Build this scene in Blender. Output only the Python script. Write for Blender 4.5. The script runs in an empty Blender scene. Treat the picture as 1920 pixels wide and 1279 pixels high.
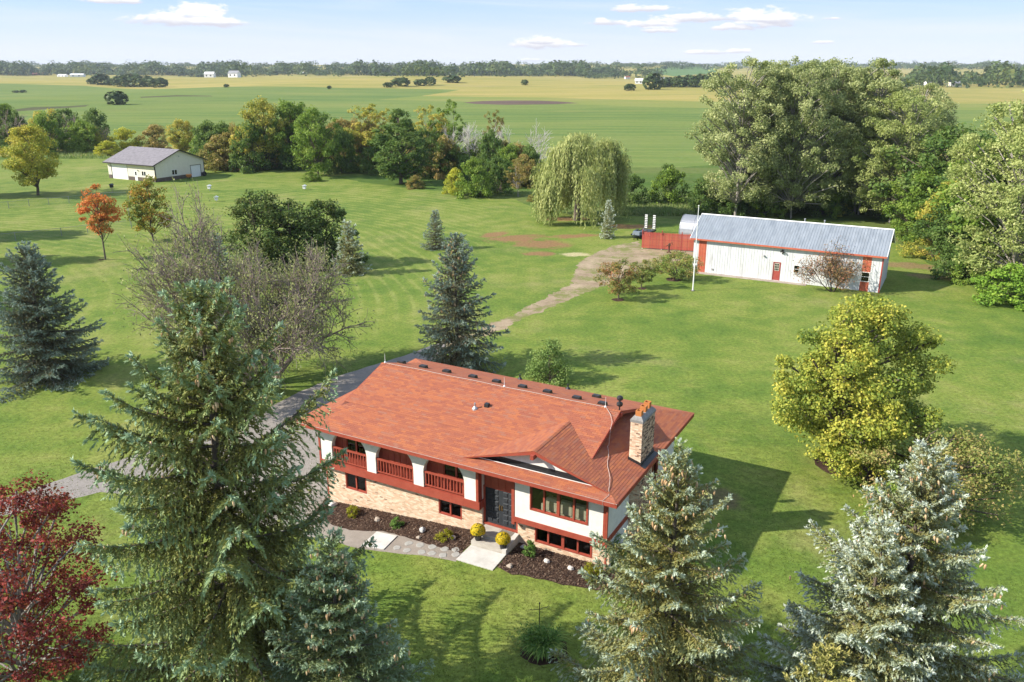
import bpy, math, random
import numpy as np
from mathutils import Vector, Matrix
from mathutils.geometry import delaunay_2d_cdt
random.seed(7); RNG = np.random.default_rng(7)
S = bpy.context.scene
COL = S.collection
D2R = math.radians

# ------------------------------------------------------------------ camera, sun, sky, exposure
CAM_H = 23.74; F_PX = 1553.1; PITCH = math.atan((639.5-122)/F_PX)
cd = bpy.data.cameras.new('camera'); cd.sensor_width = 36; cd.lens = 36*F_PX/1920
cd.clip_start = .5; cd.clip_end = 20000
cam = bpy.data.objects.new('camera', cd); COL.objects.link(cam)
cam.location = (0, 0, CAM_H); cam.rotation_euler = (math.pi/2-PITCH, 0, 0)
S.camera = cam
SUN_AZ, SUN_EL = D2R(9.5), D2R(34)          # direction shadows fall (from +X), height of the sun
to_sun = Vector((-math.cos(SUN_AZ)*math.cos(SUN_EL), -math.sin(SUN_AZ)*math.cos(SUN_EL), math.sin(SUN_EL)))
sl = bpy.data.lights.new('sun', 'SUN'); sl.energy = 3.7; sl.angle = D2R(.6); sl.color = (1, .93, .81)
so = bpy.data.objects.new('sun', sl); COL.objects.link(so)
so.rotation_euler = (-to_sun).to_track_quat('-Z', 'Y').to_euler(); so.location = (-40, -20, 60)
S.view_settings.view_transform = 'Standard'; S.view_settings.look = 'None'
S.view_settings.gamma = 1; S.view_settings.use_curve_mapping = False
S.view_settings.exposure = 1.22

class NT:
    """tiny node-tree helper"""
    def __init__(s, nt): s.nt = nt
    def n(s, t, **k):
        x = s.nt.nodes.new(t)
        for a, b in k.items(): setattr(x, a, b)
        return x
    def set(s, sock, v):
        if hasattr(v, 'is_linked'): s.nt.links.new(v, sock)
        elif v is not None: sock.default_value = v
    def m(s, op, a, b=None, c=None, clamp=False):
        x = s.n('ShaderNodeMath', operation=op, use_clamp=clamp)
        s.set(x.inputs[0], a); s.set(x.inputs[1], b); s.set(x.inputs[2], c)
        return x.outputs[0]
    def sstep(s, v, a, b):
        x = s.n('ShaderNodeMapRange', interpolation_type='SMOOTHSTEP')
        s.set(x.inputs[0], v); x.inputs[1].default_value = a; x.inputs[2].default_value = b
        return x.outputs[0]
    def mix(s, f, a, b, mode='MIX'):
        x = s.n('ShaderNodeMix', data_type='RGBA', blend_type=mode)
        s.set(x.inputs[0], f)
        s.set(x.inputs[6], (*a, 1) if isinstance(a, tuple) and len(a) == 3 else a)
        s.set(x.inputs[7], (*b, 1) if isinstance(b, tuple) and len(b) == 3 else b)
        return x.outputs[2]
    def noise(s, co, scale, detail=3, rough=.55, dist=0):
        x = s.n('ShaderNodeTexNoise'); s.set(x.inputs['Vector'], co)
        x.inputs['Scale'].default_value = scale; x.inputs['Detail'].default_value = detail
        x.inputs['Roughness'].default_value = rough; x.inputs['Distortion'].default_value = dist
        return x.outputs['Fac']
    def ramp(s, f, stops, interp='LINEAR'):
        x = s.n('ShaderNodeValToRGB'); x.color_ramp.interpolation = interp; s.set(x.inputs[0], f)
        el = x.color_ramp.elements
        while len(el) < len(stops): el.new(.5)
        for e, (p, c) in zip(el, stops): e.position = p; e.color = (*c, 1) if len(c) == 3 else c
        return x.outputs[0]
    def sep(s, v):
        x = s.n('ShaderNodeSeparateXYZ'); s.set(x.inputs[0], v); return x.outputs
    def comb(s, a, b, c):
        x = s.n('ShaderNodeCombineXYZ')
        for i, v in enumerate((a, b, c)): s.set(x.inputs[i], v)
        return x.outputs[0]
    def vmul(s, v, k):
        x = s.n('ShaderNodeVectorMath', operation='MULTIPLY'); s.set(x.inputs[0], v); x.inputs[1].default_value = k
        return x.outputs[0]

def make_world():
    w = bpy.data.worlds.new('World'); S.world = w; w.use_nodes = True
    nt = w.node_tree; nt.nodes.clear(); t = NT(nt)
    out = t.n('ShaderNodeOutputWorld'); bg = t.n('ShaderNodeBackground')
    co = t.n('ShaderNodeTexCoord').outputs['Generated']
    sky = t.n('ShaderNodeTexSky', sky_type='NISHITA'); sky.sun_disc = False
    sky.sun_elevation = SUN_EL; sky.sun_rotation = math.atan2(to_sun.x, to_sun.y)
    sky.air_density = 1.0; sky.dust_density = .25; sky.ozone_density = 2.0; sky.altitude = 300
    x, y, z = t.sep(co)
    # direction with the low sky lifted a little: clear air lets the blue reach far down
    zz = t.m('ADD', t.m('MULTIPLY', t.m('MAXIMUM', z, 0), 1.6), .07)
    nrm = t.n('ShaderNodeVectorMath', operation='NORMALIZE'); t.set(nrm.inputs[0], t.comb(x, y, zz))
    t.set(sky.inputs[0], nrm.outputs[0])
    hor = t.m('SQRT', t.m('ADD', t.m('MULTIPLY', x, x), t.m('MULTIPLY', y, y)))
    el = t.m('ARCTAN2', z, hor)
    az = t.m('ARCTAN2', x, y)
    # thin high streaks
    ci = t.noise(t.comb(t.m('MULTIPLY', az, 3.2), t.m('MULTIPLY', t.m('ADD', el, t.m('MULTIPLY', az, .035)), 46), 3.3), 1.0, 5, .58, .6)
    cirrus = t.m('MULTIPLY', t.sstep(ci, .38, .80), .55)
    low = t.m('MULTIPLY', t.sstep(el, .085, -.01), .75)
    skyc = t.mix(.72, sky.outputs[0], (3.25, 4.45, 6.5))
    skyc = t.mix(low, skyc, (5.5, 5.35, 5.5))
    skyc = t.mix(cirrus, skyc, (5.0, 5.25, 5.8))
    # cumulus: the puffs the photograph shows, then a field of the same kind over the rest of the sky
    nb = t.noise(t.comb(t.m('MULTIPLY', az, 62), t.m('MULTIPLY', el, 150), 1.7), 1.0, 6, .62)
    wob = t.m('MULTIPLY', t.m('SUBTRACT', nb, .5), 3.4)
    def ang(u, v):
        dx = (u-960)/F_PX; dy = -(v-639.5)/F_PX
        d = Vector((dx, math.cos(PITCH)+dy*math.sin(PITCH), -math.sin(PITCH)+dy*math.cos(PITCH)))
        return math.atan2(d.x, d.y), math.atan2(d.z, math.hypot(d.x, d.y))
    puffs = [(345, 40, 112, 17), (375, 22, 58, 18), (415, 45, 55, 13), (220, 3, 70, 7), (1010, 84, 55, 14), (1015, 76, 28, 10), (1003, 113, 30, 4),
             (1203, 18, 62, 9), (1140, 43, 36, 9), (1225, 47, 48, 11), (1235, 58, 42, 7), (1300, 35, 85, 11), (1415, 33, 70, 20), (1450, 42, 72, 14),
             (1390, 52, 60, 9), (1325, 99, 44, 6), (1385, 97, 28, 6), (1545, 80, 26, 4), (1560, 35, 20, 3), (1085, 85, 22, 5)]
    tot = None; shade = None
    for (u, v, a, b) in puffs:
        a0, e0 = ang(u, v); a1, _ = ang(u+a, v); _, e1 = ang(u, v-b)
        pa = t.m('DIVIDE', t.m('SUBTRACT', az, a0), (a1-a0)*1.08)
        pe = t.m('DIVIDE', t.m('SUBTRACT', el, e0), (e1-e0)*1.15)
        pe2 = t.m('MULTIPLY', pe, t.m('ADD', 1, t.m('MULTIPLY', t.m('LESS_THAN', pe, 0), .7)))   # flat bases
        r2 = t.m('ADD', t.m('MULTIPLY', pa, pa), t.m('MULTIPLY', pe2, pe2))
        s1 = t.m('SUBTRACT', 1.0, r2)
        sh = t.m('ADD', s1, t.m('MULTIPLY', pe, 0.0))
        tot = s1 if tot is None else t.m('SMOOTH_MAX', tot, s1, .35)
        k = t.m('MULTIPLY', t.sstep(s1, -.5, .35), pe)
        shade = k if shade is None else t.m('ADD', shade, k)
    f_puff = t.sstep(t.m('ADD', tot, wob), -.05, .85)
    fld = t.noise(t.comb(t.m('MULTIPLY', az, 4.2), t.m('MULTIPLY', el, 13), 9.1), 1.0, 6, .6)
    f_fld = t.m('MULTIPLY', t.sstep(fld, .56, .66), t.sstep(el, .085, .13))
    up = t.sstep(t.m('ADD', shade, t.m('MULTIPLY', t.m('SUBTRACT', nb, .5), 1.1)), -.35, .5)
    ccol = t.mix(up, (4.15, 4.15, 4.65), (6.3, 6.2, 6.1))
    cf = t.m('MAXIMUM', f_puff, f_fld)
    skyc = t.mix(t.m('MULTIPLY', cf, .92), skyc, ccol)
    t.set(bg.inputs[0], skyc); bg.inputs[1].default_value = .078
    nt.links.new(bg.outputs[0], out.inputs[0])
make_world()

# ------------------------------------------------------------------ site frame, terrain, picture-to-ground helper
ROT = -.5                                                      # the buildings stand turned by this much
CR, SR = math.cos(.5), math.sin(.5)
HOUSE = Vector((-31.13*CR+31.51*SR, 31.13*SR+31.51*CR, 0))
def h2w(x, y, z=0): return Vector((HOUSE.x+CR*x+SR*y, HOUSE.y-SR*x+CR*y, z))
def sst(v, a, b):
    k = np.clip((v-a)/(b-a), 0, 1); return k*k*(3-2*k)
def T(x, y):
    x = np.asarray(x, float); y = np.asarray(y, float)
    dx, dy = x-HOUSE.x, y-HOUSE.y
    hx, hy = CR*dx-SR*dy, SR*dx+CR*dy
    d = np.hypot(np.maximum(np.maximum(-3-hx, hx-23), 0), np.maximum(np.maximum(-5-hy, hy-15), 0))
    z = np.interp(hx, [-4, 1, 11, 14, 19, 26], [-.5, -.47, .40, .50, .55, .5])*(1-sst(d, 0, 14))
    far = sst(y, 330, 900)
    z = z+far*(3.4*np.sin(x*.0052+.9+y*.0011)+2.2*np.sin(x*.011-y*.004+2)+2.6*np.sin(y*.0062+x*.0015))
    z = z+sst(y, 1900, 3700)*(17+5*np.sin(x*.0016+2.1)+4*np.sin(x*.0041+.4))
    z = z-2.5*sst(y, 230, 330)*(1-far)
    return z
def ray(u, v):
    dx, dy = (u-960)/F_PX, -(v-639.5)/F_PX
    return Vector((dx, math.cos(PITCH)+dy*math.sin(PITCH), -math.sin(PITCH)+dy*math.cos(PITCH)))
def at(u, v):
    """the point of the ground that the photograph shows at pixel (u, v)"""
    d = ray(u, v); K = np.geomspace(8, 7000/d.y, 700)
    h = CAM_H+d.z*K-T(d.x*K, d.y*K); hit = np.nonzero(h <= 0)[0]
    if len(hit) == 0 or hit[0] == 0: k = K[-1]
    else: a = hit[0]-1; k = K[a]+(K[a+1]-K[a])*h[a]/(h[a]-h[a+1])
    return Vector((d.x*k, d.y*k, float(T(d.x*k, d.y*k))))
def tall(p, v):
    """height over p that reaches picture row v"""
    d = ray(960, v); return CAM_H+d.z*p.y/d.y-p.z
def mpp(p): return (p-Vector((0, 0, CAM_H))).length/F_PX            # metres per picture pixel at p

# ------------------------------------------------------------------ object helpers
def tag(o, label=None, cat=None, group=None, kind=None):
    if label: o['label'] = label
    if cat: o['category'] = cat
    if group: o['group'] = group
    if kind: o['kind'] = kind
    return o
def empty(name, loc, rz=0, parent=None):
    o = bpy.data.objects.new(name, None); COL.objects.link(o); o.location = loc; o.rotation_euler = (0, 0, rz)
    o.empty_display_size = .3
    if parent: o.parent = parent
    return o
def link(name, me, parent=None, loc=None, rz=None):
    o = bpy.data.objects.new(name, me); COL.objects.link(o)
    if parent: o.parent = parent
    if loc is not None: o.location = loc
    if rz is not None: o.rotation_euler = (0, 0, rz)
    return o
def np_mesh(name, V, F, mat, var=None, smooth=False):
    V = np.asarray(V, np.float32); F = np.asarray(F, np.int32); n, k = F.shape
    me = bpy.data.meshes.new(name)
    me.vertices.add(len(V)); me.vertices.foreach_set('co', V.ravel())
    me.loops.add(n*k); me.loops.foreach_set('vertex_index', F.ravel())
    me.polygons.add(n); me.polygons.foreach_set('loop_start', np.arange(0, n*k, k, dtype=np.int32))
    me.update(calc_edges=True)
    if smooth: me.polygons.foreach_set('use_smooth', np.ones(n, bool))
    if var is not None:
        a = me.attributes.new('var', 'FLOAT', 'POINT'); a.data.foreach_set('value', np.asarray(var, np.float32))
    me.materials.append(mat)
    return me

class MB:
    """collects shapes, builds them as ONE mesh object"""
    def __init__(s): s.v = []; s.f = []; s.mi = []; s.var = []
    def add(s, vs, fs, m=0, var=0.):
        o = len(s.v); s.v += [tuple(p) for p in vs]; s.var += [var]*len(vs)
        for f in fs: s.f.append([i+o for i in f]); s.mi.append(m)
    def hexa(s, b, t, m=0, var=0.):                                # bottom ring, top ring
        n = len(b)
        s.add(list(b)+list(t), [list(range(n))[::-1], list(range(n, 2*n))]+[[i, (i+1) % n, n+(i+1) % n, n+i] for i in range(n)], m, var)
    def box(s, x0, y0, z0, x1, y1, z1, m=0, var=0.):
        b = [(x0, y0, z0), (x1, y0, z0), (x1, y1, z0), (x0, y1, z0)]
        s.hexa(b, [(p[0], p[1], z1) for p in b], m, var)
    def prism_y(s, poly, y0, y1, m=0):                              # poly in (x, z), counter-clockwise seen from -y
        s.hexa([(x, y1, z) for x, z in poly], [(x, y0, z) for x, z in poly], m)
    def prism_x(s, poly, x0, x1, m=0):                              # poly in (y, z)
        s.hexa([(x0, y, z) for y, z in poly], [(x1, y, z) for y, z in poly], m)
    def prism_z(s, poly, z0, z1, m=0):
        s.hexa([(x, y, z0) for x, y in poly], [(x, y, z1) for x, y in poly], m)
    def poly(s, pts, m=0): s.add(pts, [list(range(len(pts)))], m)
    def slab(s, pts, th, m=0):                                      # planar polygon thickened downwards
        s.hexa([(x, y, z-th) for x, y, z in pts], pts, m)
    def tube(s, pts, rad, n=6, m=0, cap=True):
        pts = [Vector(p) for p in pts]
        if not hasattr(rad, '__len__'): rad = [rad]*len(pts)
        ring = []; o = len(s.v)
        for i, p in enumerate(pts):
            d = (pts[min(i+1, len(pts)-1)]-pts[max(i-1, 0)]).normalized()
            a = d.cross(Vector((0, 0, 1))) if abs(d.z) < .95 else d.cross(Vector((1, 0, 0)))
            a.normalize(); b = d.cross(a)
            for k in range(n):
                w = 2*math.pi*k/n; s.v.append(tuple(p+(a*math.cos(w)+b*math.sin(w))*rad[i])); s.var.append(0.)
        for i in range(len(pts)-1):
            for k in range(n):
                s.f.append([o+i*n+k, o+i*n+(k+1) % n, o+(i+1)*n+(k+1) % n, o+(i+1)*n+k]); s.mi.append(m)
        if cap:
            s.f.append([o+k for k in range(n)][::-1]); s.mi.append(m)
            s.f.append([o+(len(pts)-1)*n+k for k in range(n)]); s.mi.append(m)
    def lathe(s, prof, c=(0, 0, 0), n=16, m=0):
        o = len(s.v)
        for r, z in prof:
            for k in range(n):
                w = 2*math.pi*k/n; s.v.append((c[0]+r*math.cos(w), c[1]+r*math.sin(w), c[2]+z)); s.var.append(0.)
        for i in range(len(prof)-1):
            for k in range(n):
                s.f.append([o+i*n+k, o+i*n+(k+1) % n, o+(i+1)*n+(k+1) % n, o+(i+1)*n+k]); s.mi.append(m)
        s.f.append([o+k for k in range(n)][::-1]); s.mi.append(m)
        s.f.append([o+(len(prof)-1)*n+k for k in range(n)]); s.mi.append(m)
    def mesh(s, name, mats, var=False):
        me = bpy.data.meshes.new(name); me.from_pydata(s.v, [], s.f)
        for m in (mats if isinstance(mats, (list, tuple)) else [mats]): me.materials.append(m)
        me.polygons.foreach_set('material_index', s.mi)
        if var:
            a = me.attributes.new('var', 'FLOAT', 'POINT'); a.data.foreach_set('value', s.var)
        me.update(); return me
    def build(s, name, mats, parent=None, loc=None, rz=None, var=False, smooth=False):
        me = s.mesh(name, mats, var)
        if smooth: me.polygons.foreach_set('use_smooth', [True]*len(me.polygons))
        return link(name, me, parent, loc, rz)

# ------------------------------------------------------------------ materials
def mat(name):
    m = bpy.data.materials.new(name); m.use_nodes = True
    t = NT(m.node_tree); b = m.node_tree.nodes['Principled BSDF']
    return m, t, b
def surf(name, stops, scale=4., detail=4, rough=.8, bump=0., bscale=30., stretch=(1, 1, 1), spec=.3, metal=0., dirt=None, coord='Object'):
    m, t, b = mat(name)
    co = t.vmul(t.n('ShaderNodeTexCoord').outputs[coord], stretch)
    f = t.noise(co, scale, detail, .6)
    n = len(stops)
    c = t.ramp(f, [(.3+.4*i/max(n-1, 1), s) for i, s in enumerate(stops)])
    if dirt:
        c = t.mix(t.m('MULTIPLY', t.sstep(t.noise(co, dirt[1], 5, .65), .5, .72), dirt[2]), c, dirt[0])
    t.set(b.inputs['Base Color'], c); b.inputs['Roughness'].default_value = rough
    b.inputs['Specular IOR Level'].default_value = spec; b.inputs['Metallic'].default_value = metal
    if bump:
        bn = t.n('ShaderNodeBump'); bn.inputs['Strength'].default_value = bump; bn.inputs['Distance'].default_value = .03
        t.set(bn.inputs['Height'], t.noise(co, bscale, 3)); t.set(b.inputs['Normal'], bn.outputs[0])
    return m
def varmat(name, stops, rough=.85, bump=.2, bscale=60, nscale=9., namt=.18, interp='LINEAR', dirt=None):
    """per-piece colour from the pieces' own 'var' value"""
    m, t, b = mat(name)
    co = t.n('ShaderNodeTexCoord').outputs['Object']
    a = t.n('ShaderNodeAttribute', attribute_name='var').outputs['Fac']
    c = t.ramp(a, stops, interp)
    k = t.m('ADD', t.m('MULTIPLY', t.noise(co, nscale, 4), 2*namt), 1-namt)
    c = t.mix(1., c, t.comb(k, k, k), 'MULTIPLY')
    if dirt: c = t.mix(t.m('MULTIPLY', t.sstep(t.noise(co, dirt[1], 5, .65), .48, .72), dirt[2]), c, dirt[0])
    t.set(b.inputs['Base Color'], c); b.inputs['Roughness'].default_value = rough; b.inputs['Specular IOR Level'].default_value = .25
    bn = t.n('ShaderNodeBump'); bn.inputs['Strength'].default_value = bump; bn.inputs['Distance'].default_value = .01
    t.set(bn.inputs['Height'], t.noise(co, bscale, 3)); t.set(b.inputs['Normal'], bn.outputs[0])
    return m
def leafmat(name, stops, trans=.38, nscale=.45, namt=.5, rough=.6, gain=1.85):
    m, t, b = mat(name); nt = m.node_tree
    a = t.n('ShaderNodeAttribute', attribute_name='var').outputs['Fac']
    co = t.n('ShaderNodeTexCoord').outputs['Object']
    rnd = t.n('ShaderNodeObjectInfo').outputs['Random']
    f = t.m('ADD', a, t.m('MULTIPLY', t.m('SUBTRACT', t.noise(co, nscale, 3), .5), namt*2))
    f = t.m('ADD', f, t.m('MULTIPLY', t.m('SUBTRACT', rnd, .5), .16))
    n = len(stops)
    c = t.ramp(f, [(i/max(n-1, 1), tuple(min(.8, q*gain) for q in s)) for i, s in enumerate(stops)])
    t.set(b.inputs['Base Color'], c); b.inputs['Roughness'].default_value = rough
    b.inputs['Specular IOR Level'].default_value = .22
    tr = t.n('ShaderNodeBsdfTranslucent'); t.set(tr.inputs[0], t.mix(.25, c, (.30, .36, .04), 'MIX'))
    mx = t.n('ShaderNodeMixShader'); mx.inputs[0].default_value = trans
    nt.links.new(b.outputs[0], mx.inputs[1]); nt.links.new(tr.outputs[0], mx.inputs[2])
    nt.links.new(mx.outputs[0], nt.nodes['Material Output'].inputs[0])
    return m
# ------------------------------------------------------------------ ground materials
def posn(t): return t.n('ShaderNodeNewGeometry').outputs['Position']
def mask_ell(t, x, y, c, a, b, ang, wob):
    """soft-edged ellipse on the ground, for worn places"""
    ca, sa = math.cos(ang), math.sin(ang)
    dx = t.m('SUBTRACT', x, c[0]); dy = t.m('SUBTRACT', y, c[1])
    p = t.m('DIVIDE', t.m('ADD', t.m('MULTIPLY', dx, ca), t.m('MULTIPLY', dy, sa)), a)
    q = t.m('DIVIDE', t.m('SUBTRACT', t.m('MULTIPLY', dy, ca), t.m('MULTIPLY', dx, sa)), b)
    r = t.m('SQRT', t.m('ADD', t.m('MULTIPLY', p, p), t.m('MULTIPLY', q, q)))
    return t.sstep(t.m('ADD', r, wob), 1.1, .55)
def turf(t, P, add=None):
    f = t.m('ADD', t.m('MULTIPLY', t.noise(P, .05, 4, .6), .5), t.m('MULTIPLY', t.noise(P, .33, 4, .6), .5))
    if add is not None: f = t.m('ADD', f, add)
    c = t.ramp(f, [(.36, (.082, .140, .023)), (.46, (.118, .172, .029)), (.54, (.158, .199, .038)), (.66, (.222, .230, .064))])
    dry = t.m('MULTIPLY', t.sstep(t.noise(P, .085, 5, .7), .52, .74), .6)
    return t.mix(dry, c, (.27, .242, .095))
def lawn_material():
    m, t, b = mat('mown_lawn'); P = posn(t); x, y, z = t.sep(P)
    n1 = t.noise(P, .05, 4, .6); n2 = t.noise(P, .33, 4, .6); n3 = t.noise(P, 3.2, 4, .7); n4 = t.noise(P, 9, 5, .8)
    c = turf(t, P)
    # mower passes sweeping round the back lawn
    rx = t.m('SUBTRACT', x, -92); ry = t.m('SUBTRACT', y, 66)
    rr = t.m('SQRT', t.m('ADD', t.m('MULTIPLY', rx, rx), t.m('MULTIPLY', ry, ry)))
    rr = t.m('ADD', rr, t.m('MULTIPLY', t.noise(P, .018, 2), 13))
    st = t.m('SINE', t.m('MULTIPLY', rr, 2*math.pi/1.75))
    st2 = t.m('SINE', t.m('MULTIPLY', t.m('ADD', t.m('MULTIPLY', x, .35), t.m('MULTIPLY', y, .93)), 2*math.pi/1.5))
    stf = t.m('MULTIPLY', t.sstep(y, 52, 90), t.m('ADD', .45, t.m('MULTIPLY', t.sstep(n2, .35, .65), .55)))
    side = t.m('MULTIPLY', t.sstep(x, 2, -8), t.m('ADD', .35, t.m('MULTIPLY', t.sstep(rr, 40, 70), .6)))
    s = t.m('ADD', t.m('MULTIPLY', t.m('MULTIPLY', st, side), stf), t.m('MULTIPLY', t.m('MULTIPLY', st2, t.m('SUBTRACT', 1, t.sstep(x, 2, -8))), .22))
    c = t.mix(t.m('MULTIPLY', t.sstep(s, .1, 1.), .50), c, (.245, .262, .078))
    c = t.mix(t.m('MULTIPLY', t.sstep(s, -.1, -1.), .28), c, (.085, .160, .026))
    wob = t.m('MULTIPLY', t.m('SUBTRACT', t.noise(P, .35, 5, .7), .5), 2.4)
    def patch(c, u, v, a, bb, ang, col, k):
        p = at(u, v)
        return t.mix(t.m('MULTIPLY', mask_ell(t, x, y, (p.x, p.y), a, bb, ang, wob), k), c, col)
    red = (.235, .125, .065)
    for a in ((965, 447, 4.6, 3.0, .3), (1020, 458, 4.2, 3.2, -.1), (1075, 443, 4.2, 1.6, .2), (1010, 476, 2.4, 1.6, 0), (930, 440, 2.6, 2.0, .5), (1060, 410, 4.5, 2.0, 0), (1180, 425, 5, 2.2, 0)):
        c = patch(c, *a, red, .85)
    c = patch(c, 1078, 477, 2.4, 1.3, 0, (.42, .36, .2), .9)
    c = patch(c, 1725, 500, 6.0, 2.0, -.4, (.22, .14, .075), .8)
    c = patch(c, 1755, 520, 3.0, 1.6, -.4, (.24, .15, .085), .7)
    c = patch(c, 1345, 935, 2.2, 1.5, 0, (.14, .10, .06), .75)
    g = t.m('ADD', t.m('MULTIPLY', n3, .9), t.m('MULTIPLY', n4, .9))
    k = t.m('MAXIMUM', t.m('ADD', -.57, t.m('MULTIPLY', g, 1.75)), .3)
    c = t.mix(1., c, t.comb(k, k, k), 'MULTIPLY')
    t.set(b.inputs['Base Color'], c); b.inputs['Roughness'].default_value = .9; b.inputs['Specular IOR Level'].default_value = .12
    bn = t.n('ShaderNodeBump'); bn.inputs['Strength'].default_value = .6; bn.inputs['Distance'].default_value = .035
    t.set(bn.inputs['Height'], t.m('ADD', t.m('MULTIPLY', n4, .8), n3)); t.set(b.inputs['Normal'], bn.outputs[0])
    return m
def field_material(name, stops, rowdir, pitch, amt, rowcol, patchcol=None, bump=.5):
    m, t, b = mat(name); P = posn(t); x, y, z = t.sep(P)
    n1 = t.noise(t.vmul(P, (.30, 1, 1)), .012, 6, .65); n2 = t.noise(t.vmul(P, (.22, 1, 1)), .07, 6, .7); n3 = t.noise(P, .5, 4, .7)
    f = t.m('ADD', t.m('MULTIPLY', n1, .6), t.m('MULTIPLY', n2, .4))
    n = len(stops); c = t.ramp(f, [(.40+.20*i/(n-1), s) for i, s in enumerate(stops)])
    q = t.m('ADD', t.m('MULTIPLY', x, rowdir[0]), t.m('MULTIPLY', y, rowdir[1]))
    q = t.m('ADD', q, t.m('MULTIPLY', t.noise(P, .01, 2), 14))
    s = t.m('MULTIPLY', t.sstep(t.m('SINE', t.m('MULTIPLY', q, 2*math.pi/pitch)), -.2, 1), t.m('ADD', .35, t.m('MULTIPLY', n2, 1.0)))
    c = t.mix(t.m('MULTIPLY', s, amt), c, rowcol)
    if patchcol: c = t.mix(t.m('MULTIPLY', t.sstep(t.noise(t.vmul(P, (.4, 1, 1)), .016, 5, .65), .56, .72), .7), c, patchcol)
    k = t.m('ADD', .72, t.m('MULTIPLY', n3, .55))
    c = t.mix(1., c, t.comb(k, k, k), 'MULTIPLY')
    t.set(b.inputs['Base Color'], c); b.inputs['Roughness'].default_value = .95; b.inputs['Specular IOR Level'].default_value = .05
    bn = t.n('ShaderNodeBump'); bn.inputs['Strength'].default_value = bump; bn.inputs['Distance'].default_value = .5
    t.set(bn.inputs['Height'], n3); t.set(b.inputs['Normal'], bn.outputs[0])
    return m
def gravel_material(name, stops, streak=None, fine=14., grassy=0):
    m, t, b = mat(name); P = posn(t)
    n1 = t.noise(P, .35, 5, .65); n2 = t.noise(P, fine, 4, .75); n3 = t.noise(P, 2.4, 5, .7)
    n = len(stops); c = t.ramp(t.m('ADD', t.m('MULTIPLY', n1, .6), t.m('MULTIPLY', n3, .4)), [(.32+.36*i/(n-1), s) for i, s in enumerate(stops)])
    if streak:
        c = t.mix(t.m('MULTIPLY', t.sstep(t.noise(P, .9, 6, .75), .5, .66), streak[1]), c, streak[0])
    if grassy:
        gm = t.sstep(t.m('ADD', t.m('MULTIPLY', t.noise(P, .22, 6, .75), .75), t.m('MULTIPLY', n3, .25)), .48, .57)
        c = t.mix(t.m('MULTIPLY', gm, grassy), c, (.15, .17, .045))
    k = t.m('ADD', .6, t.m('MULTIPLY', n2, .8)); c = t.mix(1., c, t.comb(k, k, k), 'MULTIPLY')
    t.set(b.inputs['Base Color'], c); b.inputs['Roughness'].default_value = .95; b.inputs['Specular IOR Level'].default_value = .1
    bn = t.n('ShaderNodeBump'); bn.inputs['Strength'].default_value = .6; bn.inputs['Distance'].default_value = .04
    t.set(bn.inputs['Height'], n2); t.set(b.inputs['Normal'], bn.outputs[0])
    return m
M_LAWN = lawn_material()
M_ROUGH = field_material('rough_grass', [(.05, .10, .02), (.085, .135, .03), (.15, .16, .055)], (.2, 1), 9, .1, (.16, .17, .06), (.10, .085, .04))
M_SOY = field_material('green_crop', [(.088, .150, .040), (.128, .182, .046), (.178, .208, .058)], (.06, 1), 14, .6, (.172, .205, .058), (.190, .200, .062), .35)
M_CORN = field_material('ripening_crop', [(.225, .225, .058), (.305, .262, .075), (.37, .292, .10)], (.1, 1), 9, .3, (.20, .215, .058), (.345, .27, .125), .35)
M_SOIL = field_material('bare_soil', [(.085, .058, .048), (.12, .082, .065), (.16, .115, .085)], (.1, 1), 7, .2, (.15, .12, .08))
M_DITCH = field_material('weedy_ditch', [(.05, .06, .03), (.085, .085, .04), (.13, .115, .06)], (.1, 1), 7, .1, (.14, .13, .06))
M_PALE = field_material('light_green_crop', [(.155, .205, .048), (.185, .215, .055), (.23, .225, .07)], (.08, 1), 6, .3, (.25, .24, .08))
M_FARGREEN = field_material('far_green_crop', [(.08, .155, .05), (.10, .175, .055), (.12, .18, .06)], (.1, 1), 12, .2, (.13, .2, .06))
M_DRIVE = gravel_material('driveway_gravel', [(.235, .210, .188), (.275, .247, .222), (.31, .28, .252)], ((.17, .152, .138), .25), 9.)
M_DIRT = gravel_material('dry_dirt_and_straw', [(.19, .14, .09), (.30, .23, .155), (.44, .35, .245)], ((.25, .20, .12), .4), 9., .85)
M_WALK = gravel_material('pea_gravel', [(.21, .18, .15), (.27, .235, .2), (.33, .29, .25)], None, 22.)
M_MULCH = gravel_material('bark_mulch', [(.038, .022, .016), (.062, .036, .026), (.095, .058, .04)], ((.13, .085, .06), .35), 17.)

# ------------------------------------------------------------------ ground, cut into its zones as one closed surface
def pix(pts): return [(p.x, p.y) for p in (at(*q) for q in pts)]
def rough_loop(poly, step, amp):
    out = []
    n = len(poly)
    for i in range(n):
        a, b = Vector(poly[i]), Vector(poly[(i+1) % n]); L = (b-a).length; k = max(1, int(L/step))
        for j in range(k):
            p = a.lerp(b, j/k)
            out.append((p.x+random.uniform(-amp, amp), p.y+random.uniform(-amp, amp)))
    return out
def ring(c, r, n=14, amp=.1): return [(c[0]+(r+random.uniform(-amp, amp))*math.cos(2*math.pi*k/n), c[1]+(r+random.uniform(-amp, amp))*math.sin(2*math.pi*k/n)) for k in range(n)]
def hp(pts): return [tuple(h2w(*p)[:2]) for p in pts]
BED_A = rough_loop(hp([(.7, 1.3), (1.2, -.2), (3.2, -1.1), (4.6, -1.2), (6.4, -.62), (8.2, -.75), (10.2, -.95), (11.5, -1.0), (11.6, .4), (11.6, 1.3)]), .35, .06)
BED_B = rough_loop(hp([(13.7, 1.3), (13.72, -1.2), (14.7, -1.45), (16.3, -1.15), (17.6, -1.05), (18.8, -.75), (19.5, -.2), (19.4, 1.3)]), .35, .07)
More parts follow.
